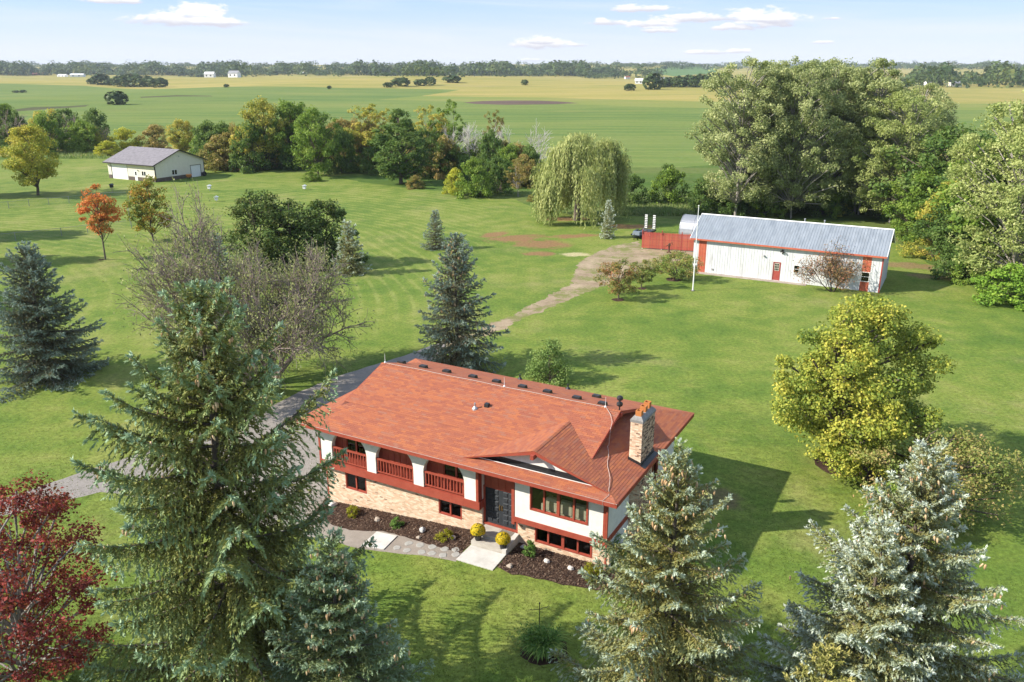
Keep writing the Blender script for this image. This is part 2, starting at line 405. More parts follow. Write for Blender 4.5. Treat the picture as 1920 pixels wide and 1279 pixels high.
WALK = rough_loop(hp([(.6, 1.3), (.2, .0), (2.2, -1.9), (4.4, -2.45), (6.2, -2.6), (7.9, -2.35), (9.8, -1.95), (11.7, -1.75), (11.7, -.9), (6.4, -.3), (2.0, .8)]), .4, .05)
DRIVE = rough_loop(pix([(-160, 1010), (0, 938), (150, 886), (300, 838), (480, 778), (560, 735), (640, 703), (712, 681), (772, 662), (830, 640), (842, 655), (800, 690), (760, 730), (700, 800), (660, 880), (622, 925), (618, 940), (600, 955), (650, 985), (610, 1010), (540, 1000), (400, 950), (190, 922), (0, 968), (-160, 1045)]), .5, .07)
PATH = rough_loop(pix([(800, 660), (880, 622), (950, 596), (1014, 563), (1072, 531), (1084, 497), (1106, 478), (1150, 461), (1196, 452), (1203, 466), (1250, 466), (1300, 470), (1302, 481), (1240, 497), (1195, 513), (1146, 532), (1076, 558), (986, 596), (930, 622), (850, 658), (800, 690)]), .4, .30)
LAWN = rough_loop(pix([(-330, 305), (-60, 303), (80, 296), (190, 291), (330, 300), (420, 314), (520, 320), (600, 327), (700, 345), (760, 352), (850, 361), (900, 372), (960, 372), (1010, 392), (1080, 404), (1170, 404), (1260, 410), (1310, 418), (1480, 424), (1640, 430), (1700, 468), (1760, 505), (1840, 545), (1930, 575), (2060, 600)])
                  +[(75, 45), (60, -25), (-80, -25), (-170, 60)], 1.6, .35)
GREEN = rough_loop(pix([(-420, 155), (0, 157), (160, 161), (330, 166), (640, 165), (780, 166.5), (862, 168.5), (790, 180), (712, 187), (850, 190), (1000, 194), (1240, 201), (1500, 206), (1768, 206), (2100, 209)])
                  +[(190, 240), (100, 238), (40, 205), (0, 205), (-60, 262), (-300, 300)], 14, .7)
SOIL = rough_loop(pix([(868, 192), (905, 189.5), (960, 188.5), (1010, 188.7), (1060, 191), (1085, 193.5), (1040, 195.5), (950, 196.6), (890, 195)]), 5, .6)
PALE = rough_loop(pix([(712, 187), (790, 180), (1000, 183), (1240, 189), (1480, 194), (1768, 194), (2100, 196), (2100, 209), (1768, 206), (1500, 206), (1240, 201), (1000, 194), (850, 190)]), 12, .7)
FARG = rough_loop(pix([(1205, 131), (1260, 124.5), (1345, 126), (1345, 138), (1260, 143), (1225, 138)]), 60, 4)
DITCH = rough_loop(pix([(25, 205.5), (60, 201), (120, 199.5), (168, 196.5), (160, 200), (100, 204), (30, 209)]), 3, .5)
DITCH2 = rough_loop(pix([(262, 181.5), (330, 178.5), (395, 179.5), (400, 180.8), (330, 181), (265, 183.5)]), 3, .4)
MAPLE_P, BARE_P, GARDEN_P = at(1590, 874), at(497, 726), at(1020, 1216)
RINGS = [ring(MAPLE_P, 2.0), ring(BARE_P, 1.25), ring(GARDEN_P, 1.05)]+[ring(at(*q), r) for q, r in (((1159, 562), .7), ((1203, 541), .55), ((1264, 524), 1.0), ((190, 487), .45), ((1299, 545), .3))]
ZONES = [('mulch_bed', [BED_A], M_MULCH), ('mulch_bed', [BED_B], M_MULCH)]+[('mulch_ring', [r], M_MULCH) for r in RINGS]+[
    ('gravel_walk', [WALK], M_WALK), ('driveway', [DRIVE], M_DRIVE), ('dirt_path', [PATH], M_DIRT), ('lawn', [LAWN], M_LAWN),
    ('soil_patch', [SOIL], M_SOIL), ('weedy_ditch', [DITCH, DITCH2], M_DITCH), ('light_field', [PALE], M_PALE), ('far_green_field', [FARG], M_FARGREEN), ('green_field', [GREEN], M_SOY)]
def in_poly(px, py, poly):
    ins = np.zeros(px.shape, bool); q = np.asarray(poly); n = len(q); j = n-1
    for i in range(n):
        xi, yi = q[i]; xj, yj = q[j]
        c = (yi > py) != (yj > py)
        if yi != yj: ins ^= c & (px < (xj-xi)*(py-yi)/(yj-yi)+xi)
        j = i
    return ins
GZ = {}
def make_ground():
    pts = []; edges = []
    ext = [(-95, -30), (95, -30), (320, 250), (1500, 1600), (5600, 7000), (-5600, 7000), (-1500, 1600), (-320, 250)]
    loops = [rough_loop(ext, 60, 0)]+[p for z in ZONES for p in z[1]]
    for lp in loops:
        o = len(pts); n = len(lp); pts += lp; edges += [(o+i, o+(i+1) % n) for i in range(n)]
    hc = h2w(10, 5)
    for i in range(26):
        for j in range(24):
            p = h2w(-10+i*1.6, -12+j*1.6); pts.append((p.x, p.y))
    y = -20.
    while y < 6800:
        st = 6 if y < 240 else (y-240)*.045+12
        w = .72*y+110; k = int(w/st)
        pts += [(i*st+random.uniform(-.2, .2)*st, y+random.uniform(-.2, .2)*st) for i in range(-k, k+1)]
        y += st
    vo, _, fo, *_ = delaunay_2d_cdt([Vector(p) for p in pts], edges, [], 0, 1e-4)
    V = np.array([(v.x, v.y) for v in vo]); F = np.array([f for f in fo if len(f) == 3])
    C = V[F].mean(1)
    ar = np.cross(V[F[:, 1]]-V[F[:, 0]], V[F[:, 2]]-V[F[:, 0]]); F[ar < 0] = F[ar < 0][:, ::-1]
    keep = in_poly(C[:, 0], C[:, 1], ext) & (np.abs(ar) > 1e-7)
    F, C = F[keep], C[keep]
    Z = T(V[:, 0], V[:, 1]); V3 = np.c_[V, Z]
    zid = np.full(len(F), -1)
    for zi in reversed(range(len(ZONES))):
        for lp in ZONES[zi][1]: zid[in_poly(C[:, 0], C[:, 1], lp)] = zi
    far = C[:, 1] > 232
    def sub(name, sel, m):
        f = F[sel]
        if not len(f): return
        u, inv = np.unique(f, return_inverse=True)
        o = link(name, np_mesh(name, V3[u], inv.reshape(f.shape), m)); tag(o, kind='structure'); return o
    for zi, (nm, lps, m) in enumerate(ZONES):
        GZ.setdefault(nm, []).append(sub(nm, zid == zi, m))
    sub('ground', (zid == -1) & ~far, M_ROUGH); sub('crop_field', (zid == -1) & far, M_CORN)
make_ground()
for nm, lab in (('driveway', 'grey gravel driveway curving past the left end of the red roofed house'),
                ('dirt_path', 'straw strewn dirt track running from the driveway up to the red board fence'),
                ('lawn', 'mown green lawn round the house and the sheds'), ('gravel_walk', 'pea gravel walk with round stepping stones in front of the brick wall'),
                ('soil_patch', 'dark bare soil patch in the far crop field'), ('weedy_ditch', 'dark weedy ditch cutting into the green field at the left'), ('light_field', 'pale yellow green strip between the green and the tan crop'),
                ('far_green_field', 'small green field between far woods'), ('green_field', 'broad green crop field behind the hedgerow')):
    for o in GZ[nm]: tag(o, lab, 'ground')
for o, lab in zip(GZ['mulch_bed'], ('dark mulch bed along the brick wall left of the front steps', 'dark mulch bed right of the front steps under the four lower windows')): tag(o, lab, 'flower bed')
for o, lab in zip(GZ['mulch_ring'], ('mulch ring under the big yellow green maple', 'mulch ring round the bare multi stemmed tree', 'mulch ring under the garden clump and black hook',
        'mulch ring under the reddest crab apple', 'mulch ring under the small middle crab apple', 'wide mulch ring under the crab apple beside the flagpole', 'mulch ring at the foot of the orange young maple', 'mulch ring at the foot of the flagpole')): tag(o, lab, 'mulch ring')
for nm, lab, c in (('ground', 'rough uncut grass under the hedgerow trees', 'ground'), ('crop_field', 'tan ripening crop fields rolling to the far woods', 'field')): tag(bpy.data.objects[nm], lab, c)

# ------------------------------------------------------------------ building materials
M_RED = surf('red_brown_paint', [(.27, .050, .030), (.31, .062, .038), (.34, .075, .046)], 3, 4, .55, .1, 40, spec=.35)
M_STUCCO = surf('white_stucco', [(.66, .64, .60), (.74, .72, .68), (.78, .765, .73)], 2.2, 5, .9, .5, 38, dirt=((.50, .47, .42), 1.1, .5))
M_MORTAR = surf('pale_mortar', [(.52, .45, .37), (.60, .53, .45)], 6, 4, .95, .3, 60)
M_BRICK = varmat('buff_brick', [(0, (.26, .16, .11)), (.02, (.53, .37, .26)), (.3, (.60, .43, .29)), (.55, (.68, .52, .37)), (.8, (.74, .62, .48)), (1, (.62, .37, .24))], .9, .3, 70, 14, .14)
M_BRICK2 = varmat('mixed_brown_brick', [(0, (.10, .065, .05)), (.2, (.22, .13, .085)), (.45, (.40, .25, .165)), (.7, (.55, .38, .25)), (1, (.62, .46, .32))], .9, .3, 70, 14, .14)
M_SHINGLE = varmat('red_shingle', [(0, (.275, .090, .056)), (.25, (.315, .103, .058)), (.5, (.340, .112, .058)), (.74, (.385, .130, .058)), (.9, (.33, .122, .070)), (1, (.30, .124, .080))], .92, .5, 120, 30, .2)
M_DARK = surf('black_metal', [(.012, .012, .013), (.022, .022, .024)], 6, 3, .45, .1, 30, spec=.5)
M_ROOFBASE = surf('roof_felt', [(.14, .05, .035), (.18, .06, .04)], 5, 3, .95)
M_DOOR = surf('charcoal_door_paint', [(.028, .032, .038), (.040, .045, .052)], 3, 3, .6, .05, 30, spec=.2)
M_CONC = surf('pale_concrete', [(.44, .42, .385), (.52, .50, .465), (.58, .56, .53)], 1.6, 6, .9, .3, 40, dirt=((.36, .33, .29), 1.1, .35))
M_CONC2 = surf('step_concrete', [(.36, .325, .275), (.43, .395, .345), (.47, .44, .39)], 2.5, 6, .9, .3, 40)
M_METAL = surf('dull_metal', [(.42, .42, .42), (.52, .52, .52)], 5, 3, .45, .05, 30, metal=.7)
M_CABLE = surf('weathered_cable', [(.44, .34, .29), (.54, .45, .40)], 8, 3, .6)
M_CROWN = surf('chimney_crown_mortar', [(.20, .19, .18), (.28, .265, .25)], 6, 5, .95, .5, 40)
M_FLUE = surf('orange_flue_clay', [(.42, .15, .045), (.52, .20, .06)], 7, 3, .8)
M_INT = surf('room_wall', [(.10, .09, .08), (.13, .115, .10)], 2, 3, .9)
M_SOFA = surf('cream_upholstery', [(.52, .45, .34), (.60, .53, .42)], 5, 4, .9, .3, 50)
M_CURTAIN = surf('white_curtain', [(.62, .63, .66), (.70, .71, .74)], 3, 3, .9, stretch=(14, 14, .6))
M_WHITE = surf('white_paint', [(.74, .74, .73), (.80, .80, .79)], 3, 4, .5, .05, 30)
M_BRASS = surf('aged_brass', [(.30, .21, .10), (.40, .29, .15)], 8, 3, .35, metal=.9)
def glass_material(name, tint, refl=1.):
    m, t, b = mat(name); nt = m.node_tree
    tr = t.n('ShaderNodeBsdfTransparent'); tr.inputs[0].default_value = (*tint, 1)
    gl = t.n('ShaderNodeBsdfGlossy'); gl.inputs['Roughness'].default_value = .03; gl.inputs[0].default_value = (refl, refl, refl, 1)
    lw = t.n('ShaderNodeLayerWeight'); lw.inputs[0].default_value = .5
    mx = t.n('ShaderNodeMixShader'); t.set(mx.inputs[0], t.m('ADD', t.m('MULTIPLY', t.m('POWER', lw.outputs['Facing'], 4.5), .9), .035))
    nt.links.new(tr.outputs[0], mx.inputs[1]); nt.links.new(gl.outputs[0], mx.inputs[2])
    nt.links.new(mx.outputs[0], nt.nodes['Material Output'].inputs[0])
    return m
M_GLASS = glass_material('window_glass', (.85, .88, .86)); M_GLASS2 = glass_material('dark_window_glass', (.30, .33, .33))

# ------------------------------------------------------------------ pieces laid on a plane: shingles, bricks
def clip(poly, a, b):
    """keep the part of poly left of the line a->b"""
    out = []; n = len(poly)
    def side(p): return (b[0]-a[0])*(p[1]-a[1])-(b[1]-a[1])*(p[0]-a[0])
    for i in range(n):
        p, q = poly[i], poly[(i+1) % n]; sp, sq = side(p), side(q)
        if sp >= 0: out.append(p)
        if (sp > 0 > sq) or (sp < 0 < sq):
            k = sp/(sp-sq); out.append((p[0]+(q[0]-p[0])*k, p[1]+(q[1]-p[1])*k))
    return out
TAB_W, TAB_E = .305, .142
def shingles(planes, singles):
    """planes: (origin, u axis, v axis up the slope, convex polygon in (u, v), lift). Returns one mesh and the nearest whole tabs apart."""
    big = MB(); cand = []
    for (O, U, W, poly, lift) in planes:
        O, U, W = Vector(O), Vector(U).normalized(), Vector(W).normalized(); N = U.cross(W); N = N if N.z > 0 else -N
        us = [p[0] for p in poly]; vs = [p[1] for p in poly]
        nr = int((max(vs)-min(vs))/TAB_E)+2
        for r in range(nr):
            v0 = (math.floor(min(vs)/TAB_E)+r)*TAB_E; v1 = v0+TAB_E+.02
            off = (r % 2)*.5*TAB_W+random.uniform(-.02, .02)
            k0 = int(min(us)/TAB_W)-2; k1 = int(max(us)/TAB_W)+2
            prev = random.random(); run = 0
            for k in range(k0, k1):
                u0 = k*TAB_W+off+.004; u1 = u0+TAB_W-.008
                q = [(u0, v0), (u1, v0), (u1, v1), (u0, v1)]; full = True
                for i in range(len(poly)):
                    c = clip(q, poly[i], poly[(i+1) % len(poly)])
                    if len(c) < 3: q = None; break
                    if len(c) != 4 or any(abs(a[0]-b[0])+abs(a[1]-b[1]) > 1e-6 for a, b in zip(c, q)): full = False
                    q = c
                if run <= 0: prev = random.random(); run = random.choice((1, 1, 1, 2))
                run -= 1
                if not q: continue
                var = min(1, max(0, prev+random.uniform(-.06, .06)))
                top = [O+U*a+W*b+N*(lift+.018-.013*(b-v0)/(v1-v0)+random.uniform(0, .002)) for a, b in q]
                bot = [O+U*a+W*b+N*(lift-.004) for a, b in q]
                if full and len(q) == 4: cand.append((O+U*q[0][0]+W*q[0][1]+N*lift, U, W, N, var, bot, top))
                else: big.hexa(bot, top, 0, var)
    camh = Vector((31.13, -31.51, CAM_H))
    cand.sort(key=lambda c: (c[0]-camh).length)
    for c in cand[singles:]: big.hexa(c[5], c[6], 0, c[4])
    return big, cand[:singles]
def wall_boxes(mb, x0, x1, z0, z1, holes, y0, y1, m=0):
    """wall in the xz plane with rectangular holes (a, b, c, d)"""
    xs = sorted({x0, x1, *[h[0] for h in holes], *[h[1] for h in holes]})
    for a, b in zip(xs, xs[1:]):
        cuts = sorted([(h[2], h[3]) for h in holes if h[0] <= a+1e-6 and h[1] >= b-1e-6]); z = z0
        for c, d in cuts:
            if c > z+1e-6: mb.box(a, y0, z, b, y1, c, m)
            z = max(z, d)
        if z < z1-1e-6: mb.box(a, y0, z, b, y1, z1, m)
def bricks(face, x0, x1, z0, z1, holes, bw=.205, bh=.068, dk=.015):
    """brick faces; face(u, w, d) -> point, d outwards"""
    mb = MB(); r = 0; z = z0
    while z < z1-.01:
        ze_ = min(z+bh-.010, z1); x = x0-(.5*bw if r % 2 else 0)
        while x < x1:
            a, b = max(x+.005, x0), min(x+bw-.005, x1)
            for h in holes:
                if ze_ > h[2]+.004 and z < h[3]-.004:
                    if a < h[0] < b and h[1] >= b: b = h[0]-.003
                    elif a < h[1] < b and h[0] <= a: a = h[1]+.003
                    elif h[0] <= a and h[1] >= b: a = b
            if b-a > .025:
                d = .012+random.uniform(-.003, .004); v = random.random()**.8
                if random.random() < dk: v = 0
                P = [face(a, z, 0), face(b, z, 0), face(b, ze_, 0), face(a, ze_, 0)]; Q = [face(a, z, d), face(b, z, d), face(b, ze_, d), face(a, ze_, d)]
                mb.add(P+Q, [[4, 5, 6, 7], [0, 1, 5, 4], [1, 2, 6, 5], [2, 3, 7, 6], [3, 0, 4, 7]], 0, v)
            x += bw
        z += bh; r += 1
    return mb
def stuff(o): o['kind'] = 'stuff'; return o

# ------------------------------------------------------------------ the house
W_, D_, ZE, ZR = 19.32, 11.82, 4.83, 6.72
K = (ZR-ZE)/(D_/2)
def make_house():
    H = empty('house', HOUSE, ROT)
    tag(H, 'split level house with red shingled roof, white arches and buff brick base', 'house')
    YU, YB, ZB, ZT = .85, 1.2, 1.95, 4.60
    # --- lower brick front, left of the door and right of it
    w1, w2, w3 = (2.41, 3.92, .70, 1.95), (8.77, 10.25, .83, 1.95), (14.58, 17.72, .83, 1.90)
    for nm, x0, x1, z0, z1, hs in (('brick_wall', 1.12, 11.5, -.8, 1.97, [w1, w2]), ('brick_wall', 13.6, 18.62, 0, 1.9, [w3])):
        mb = MB(); wall_boxes(mb, x0, x1, z0, z1, hs, YB, YB+.25)
        wl = mb.build(nm, M_MORTAR, H)
        stuff(bricks(lambda u, w, d: (u, YB-d, w), x0, x1, z0+.05, z1, hs).build('bricks', M_BRICK, wl, var=True))
    # side, back and inner walls
    for nm, a in (('side_wall', (18.37, 1.45, 0, 18.5, 11.1, ZT)), ('side_wall', (1.12, 1.45, -.8, 1.3, 11.1, ZT)), ('back_wall', (1.3, 10.95, -.8, 18.37, 11.1, ZT))):
        mb = MB()
        if a[0] > 18: 
            for y0, y1, z0, z1 in ((1.45, 3.3, 0, ZT), (3.3, 5.95, 0, ZT), (5.95, 6.6, 0, ZT), (6.6, 8.2, 0, 2.2), (6.6, 8.2, 4.35, ZT), (8.2, 11.1, 0, ZT)): mb.box(a[0], y0, z0, a[3], y1, z1)
        else: mb.box(*a)
        mb.build(nm, M_STUCCO, H)
    f = MB(); f.box(1.3, 1.46, 1.98, 18.37, 10.95, 2.1); f.box(13.62, 1.46, 1.98, 18.37, 1.459, 2.1); f.build('floor', M_INT, H)
    f = MB(); f.box(13.62, 4.6, 2.1, 18.37, 4.7, 4.55); f.box(13.45, 1.0, 2.1, 13.6, 4.6, 4.55); f.box(1.3, 4.2, -.6, 18.37, 4.3, 1.98); f.box(1.3, 4.5, 2.1, 11.5, 4.6, 4.55); f.build('inner_wall', M_INT, H)
    # --- side windows and trim on the right end
    sw = MB(); sw.box(18.42, 6.6, 2.2, 18.56, 6.7, 4.35); sw.box(18.42, 8.1, 2.2, 18.56, 8.2, 4.35); sw.box(18.42, 6.7, 2.2, 18.56, 8.1, 2.3); sw.box(18.42, 6.7, 4.25, 18.56, 8.1, 4.35); sw.box(18.42, 7.36, 2.3, 18.54, 7.44, 4.25)
    sw = sw.build('window_frame', M_RED, H); g = MB(); g.box(18.45, 6.7, 2.3, 18.46, 8.1, 4.25); g.build('pane', M_GLASS2, sw)
    st = MB(); st.box(18.5, 1.0, 1.9, 18.54, 10.9, 2.18); st.build('belt_beam', M_RED, H)
    # --- arcade: four pillars with arched shoulders over a red belt beam
    edges = [(1.06, 1.86), (4.32, 4.94), (7.45, 8.09), (10.64, 11.35)]
    spring, crown = 3.30, 4.42
    for i, (a, b) in enumerate(edges):
        poly = [(a, 2.40), (b, 2.40)]
        if i < 3:
            nx = edges[i+1][0]; hw = (nx-b)/2
            poly += [(b+hw-hw*math.cos(t), spring+(crown-spring)*math.sin(t)) for t in [k*math.pi/2/9 for k in range(10)]]+[(b+hw, ZT)]
        else: poly += [(b, ZT)]
        if i > 0:
            pv = edges[i-1][1]; hw = (a-pv)/2
            poly += [(a-hw, ZT)]+[(a-hw+hw*math.cos(t), spring+(crown-spring)*math.sin(t)) for t in [k*math.pi/2/9 for k in range(9, -1, -1)]]
        else: poly += [(a, ZT)]
        mb = MB(); mb.prism_y(poly, YU, YU+.30); mb.build('arch_pillar', M_STUCCO, H)
    for a, b, z0 in ((.93, 1.055, 1.95), (11.352, 11.50, 1.95)):
        mb = MB(); mb.box(a, YU-.03, z0, b, YU+.33, ZT); mb.build('corner_board', M_RED, H)
    mb = MB(); mb.box(.93, YU-.045, 1.95, 11.50, YU+.28, 2.395); mb.build('belt_beam', M_RED, H)
    mb = MB(); mb.box(11.503, YU-.045, 1.95, 11.56, 1.7, 2.395); mb.build('belt_beam', M_RED, H)
    mb = MB(); mb.box(11.362, YU+.335, 2.4, 11.498, 1.7, ZT); mb.build('porch_cheek', M_STUCCO, H)
    mb = MB(); mb.box(1.06, YU+.285, 2.02, 11.35, 1.28, 2.36); mb.build('balcony_floor', M_RED, H)
    mb = MB(); mb.box(.93, YU-.01, 2.4, 1.055, 1.8, ZT); mb.box(1.02, YB-.02, -.8, 1.115, YB+.3, 1.95); mb.build('corner_board', M_RED, H)
    # balcony back wall: red boards with battens and two windows
    b1, b2 = (2.55, 4.55, 2.75, 4.3), (9.05, 10.75, 3.12, 4.3)
    mb = MB(); wall_boxes(mb, 1.3, 11.36, 2.36, ZT, [b1, b2], 1.285, 1.40); bw = mb.build('board_wall', M_RED, H)
    x = 1.45
    while x < 11.3:
        if not any(h[0]-.06 < x < h[1]+.06 for h in (b1, b2)): m2 = MB(); m2.box(x, 1.255, 2.36, x+.045, 1.284, ZT); m2.build('batten', M_RED, bw)
        elif b2[0] < x < b2[1]: m2 = MB(); m2.box(x, 1.255, 2.36, x+.045, 1.284, 3.05); m2.build('batten', M_RED, bw)
        x += .40
    def window(x0, x1, z0, z1, y, bars, fw=.07, mb_w=.09, glass=M_GLASS2, dep=.16, thick=()):
        fr = MB(); fr.box(x0, y, z0, x0+fw, y+dep, z1); fr.box(x1-fw, y, z0, x1, y+dep, z1); fr.box(x0+fw, y, z0, x1-fw, y+dep, z0+fw); fr.box(x0+fw, y, z1-fw, x1-fw, y+dep, z1)
        F = fr.build('window', M_RED, H)
        xs = [x0+fw]+list(bars)+[x1-fw]
        for i, bx in enumerate(bars):
            w = mb_w*(1.7 if i in thick else 1); q = MB(); q.box(bx-w/2, y+.012, z0+fw, bx+w/2, y+dep-.01, z1-fw); q.build('mullion', M_RED, F)
        for a, b in zip(xs, xs[1:]):
            q = MB(); q.box(a, y+.075, z0+fw, b, y+.082, z1-fw); q.build('pane', glass, F)
            q = MB(); s = .045
            for r in ((a, z0+fw, a+s, z1-fw), (b-s, z0+fw, b, z1-fw), (a+s, z0+fw, b-s, z0+fw+s), (a+s, z1-fw-s, b-s, z1-fw)): q.box(r[0], y+.045, r[1], r[2], y+.07, r[3])
            q.build('sash', M_RED, F)
        return F
    window(*b1, 1.23, [3.30, 4.0], dep=.15); window(*b2, 1.23, [9.9], dep=.15)
    q = MB()
    for k in range(14):
        xx = 2.64+k*.045; q.box(xx, 1.46+.02*(k % 2), 2.8, xx+.044, 1.49+.02*(k % 2), 4.28)
    q.build('curtain', M_CURTAIN, H)
    q = MB()
    for k in range(9):
        xx = 9.14+k*.045; q.box(xx, 1.46+.02*(k % 2), 3.15, xx+.044, 1.49+.02*(k % 2), 4.28)
    q.build('curtain', M_CURTAIN, H)
    # balustrades
    for i in range(3):
        a, b = edges[i][1], edges[i+1][0]
        mb = MB(); mb.box(a, YU+.04, 3.24, b, YU+.13, 3.33); mb.box(a, YU+.05, 2.50, b, YU+.12, 2.57); R = mb.build('railing', M_RED, H)
        n = 13
        for k in range(n):
            x = a+(b-a)*(k+.5)/n; q = MB(); q.box(x-.026, YU+.06, 2.57, x+.026, YU+.112, 3.24); q.build('baluster', M_RED, R)
    # --- right half: stucco over brick
    wt = (14.46, 17.60, 2.80, 4.25)
    mb = MB(); wall_boxes(mb, 13.62, 18.37, 2.17, ZT, [wt], YU, YU+.15); mb.build('stucco_wall', M_STUCCO, H)
    mb = MB(); mb.box(13.6, YU-.04, 1.88, 18.56, YU+.2, 2.165); mb.box(18.36, YU+.2, 1.9, 18.5, 1.45, 2.1); mb.build('belt_beam', M_RED, H)
    for a in ((18.375, YU-.025, 2.17, 18.50, YU+.16, ZT), (18.502, YU-.02, 2.17, 18.56, YU+.14, ZT)):
        mb = MB(); mb.box(*a); mb.build('corner_board', M_RED, H)
    mb = MB(); mb.box(18.37, YU+.165, 2.17, 18.5, 1.45, ZT); mb.build('side_wall', M_STUCCO, H)
    mb = MB(); mb.box(13.6, YU+.205, 1.9, 18.36, 1.45, 1.975); mb.build('soffit_board', M_RED, H)
    window(*wt, YU-.03, [15.24, 16.01, 16.84], glass=M_GLASS, thick=(1,))
    window(*w3, YB-.03, [15.33, 16.14, 16.95], thick=(1,))
    window(*w1, YB-.01, [3.18]); window(*w2, YB-.01, [9.52])
    # --- door recess
    YD = 1.38
    mb = MB(); mb.box(11.56, YD-.03, 3.16, 13.45, YD+.1, ZT); tr = mb.build('transom_panel', M_RED, H)
    for x in (11.95, 12.35, 12.75, 13.12): q = MB(); q.box(x, YD-.06, 3.17, x+.05, YD-.03, ZT); q.build('batten', M_RED, tr)
    mb = MB(); mb.box(11.5, YD-.06, .95, 11.6, YD+.12, 3.16); mb.box(13.43, YU-.02, 1.7, 13.598, YD+.12, ZT); mb.box(13.43, YD-.05, .95, 13.6, YD+.12, 1.7); mb.box(11.6, YD-.04, 3.11, 13.43, YD+.1, 3.16); mb.box(11.5, YD-.12, .96, 13.6, YD+.05, 1.04); mb.build('door_frame', M_RED, H)
    mb = MB(); mb.box(11.5, YB+.255, 0, 11.58, 1.7, 1.95); mb.build('porch_cheek', M_RED, H)
    for x0, s in ((11.605, 1), (12.52, -1)):
        q = MB(); q.box(x0, YD, 1.045, x0+.905, YD+.05, 3.105); L = q.build('door', M_DOOR, H)
        for c in range(2):
            for r in range(6):
                px, pz = x0+.13+c*.35, 1.16+r*.325
                p = MB(); b_ = [(px, YD, pz), (px+.29, YD, pz), (px+.29, YD, pz+.265), (px, YD, pz+.265)]
                t_ = [(px+.035, YD-.03, pz+.035), (px+.255, YD-.03, pz+.035), (px+.255, YD-.03, pz+.23), (px+.035, YD-.03, pz+.23)]
                p.hexa(b_, t_); p.build('door_panel', M_DOOR, L)
        hx = x0+.84 if s > 0 else x0+.065
        p = MB(); p.box(hx-.03, YD-.02, 1.92, hx+.03, YD-.002, 2.22); p.tube([(hx, YD-.02, 2.17), (hx, YD-.08, 2.14), (hx, YD-.08, 2.0), (hx, YD-.02, 1.96)], .014, 6); p.build('handle', M_BRASS, L)
    # --- roof
    G0, G1 = 1.80, 17.09                      # rake ends of the raised middle roof
    g0, g1 = 2.32, 16.55                      # the little gable walls under them
    XG, YF = 14.87, .45                       # front gable: ridge and rake
    zf = lambda y: ZE+K*y
    zk = lambda x: ZE+K*(W_-x)
    mb = MB()
    mb.slab([(0, 0, ZE), (W_, 0, ZE), (W_-2.4, 2.4, zf(2.4)), (2.4, 2.4, zf(2.4))], .04)
    mb.slab([(W_, D_, ZE), (0, D_, ZE), (2.4, D_-2.4, zf(2.4)), (W_-2.4, D_-2.4, zf(2.4))], .04)
    mb.slab([(0, D_, ZE), (0, 0, ZE), (g0, g0, ZE+K*g0), (g0, D_-g0, ZE+K*g0)], .04)
    mb.slab([(W_, 0, ZE), (W_, D_, ZE), (g1, D_-(W_-g1), zk(g1)), (g1, W_-g1, zk(g1))], .04)
    L0 = .006
    mb.slab([(G0, 1.7, zf(1.7)+L0-.03), (G1, 2.1, zf(2.1)+L0-.03), (G1, D_/2, ZR+L0), (G0, D_/2, ZR+L0)], .05)
    mb.slab([(G1, D_-2.1, zf(2.1)+L0-.03), (G0, D_-1.7, zf(1.7)+L0-.03), (G0, D_/2, ZR+L0), (G1, D_/2, ZR+L0)], .05)
    rg = zk(XG)
    mb.slab([(XG, YF, rg), (W_-YF, YF, zk(W_-YF)), (XG, W_-XG, rg)], .03)
    mb.slab([(XG, YF, rg), (XG, W_-XG, rg), (XG-4.0, YF, rg-4*K)], .03)
    R = mb.build('roof', M_ROOFBASE, H)
    mb = MB(); mb.box(.06, .06, ZT, W_-.06, D_-.06, ZT+.03); mb.build('soffit', M_RED, R)
    mb = MB(); mb.box(-.02, -.025, ZE-.22, W_+.02, 0, ZE+.012); mb.box(-.02, D_, ZE-.22, W_+.02, D_+.025, ZE+.012); mb.box(-.025, 0, ZE-.22, 0, D_, ZE+.012); mb.box(W_, 0, ZE-.22, W_+.025, D_, ZE+.012); mb.build('fascia', M_RED, R)
    mb = MB(); mb.box(-.04, -.036, ZE-.014, W_+.04, -.026, ZE+.008); mb.build('drip_edge', M_CABLE, R)
    # little gable walls and rake boards of the raised roof
    for x, gx, s in ((G0, g0, 1), (G1, g1, -1)):
        yy = 1.9; q = MB(); q.prism_x([(yy, zf(yy)), (D_-yy, zf(yy)), (D_/2, ZR)], gx-.03, gx+.03); q.build('gable_wall', M_RED, R)
        for a, b in ((2.3, D_/2), (D_-2.3, D_/2)):
            za, zb = zf(2.3)+.02, ZR+.02; o = .0 if s > 0 else 0
            q = MB(); q.hexa([(x-.02, a, za-.14), (x+.02, a, za-.14), (x+.02, b, zb-.2), (x-.02, b, zb-.2)], [(x-.02, a, za), (x+.02, a, za), (x+.02, b, zb), (x-.02, b, zb)]); q.build('rake_board', M_RED, R)
        q = MB(); bx = (gx, x+.10) if s < 0 else (x-.10, gx); q.box(bx[0], D_/2-.09, ZR-.28, bx[1], D_/2+.09, ZR-.06); q.build('ridge_beam', M_RED, R)
    # front gable
    yw = .86; x0, x1 = 10.87+(yw-YF)+.15, W_-yw-.15
    q = MB(); q.prism_y([(x0, zf(yw)), (x1, zf(yw)), (XG, rg-.04)], yw, yw+.08); q.build('gable_wall', M_STUCCO, R)
    q = MB(); q.hexa([(x0-.1, yw-.012, zf(yw)), (x1+.1, yw-.012, zf(yw)), (x1+.1, yw, zf(yw)), (x0-.1, yw, zf(yw))], [(x0+.5, yw-.012, zf(yw)+.2), (x1-.5, yw-.012, zf(yw)+.2), (x1-.5, yw, zf(yw)+.2), (x0+.5, yw, zf(yw)+.2)]); q.build('flashing', M_DARK, R)
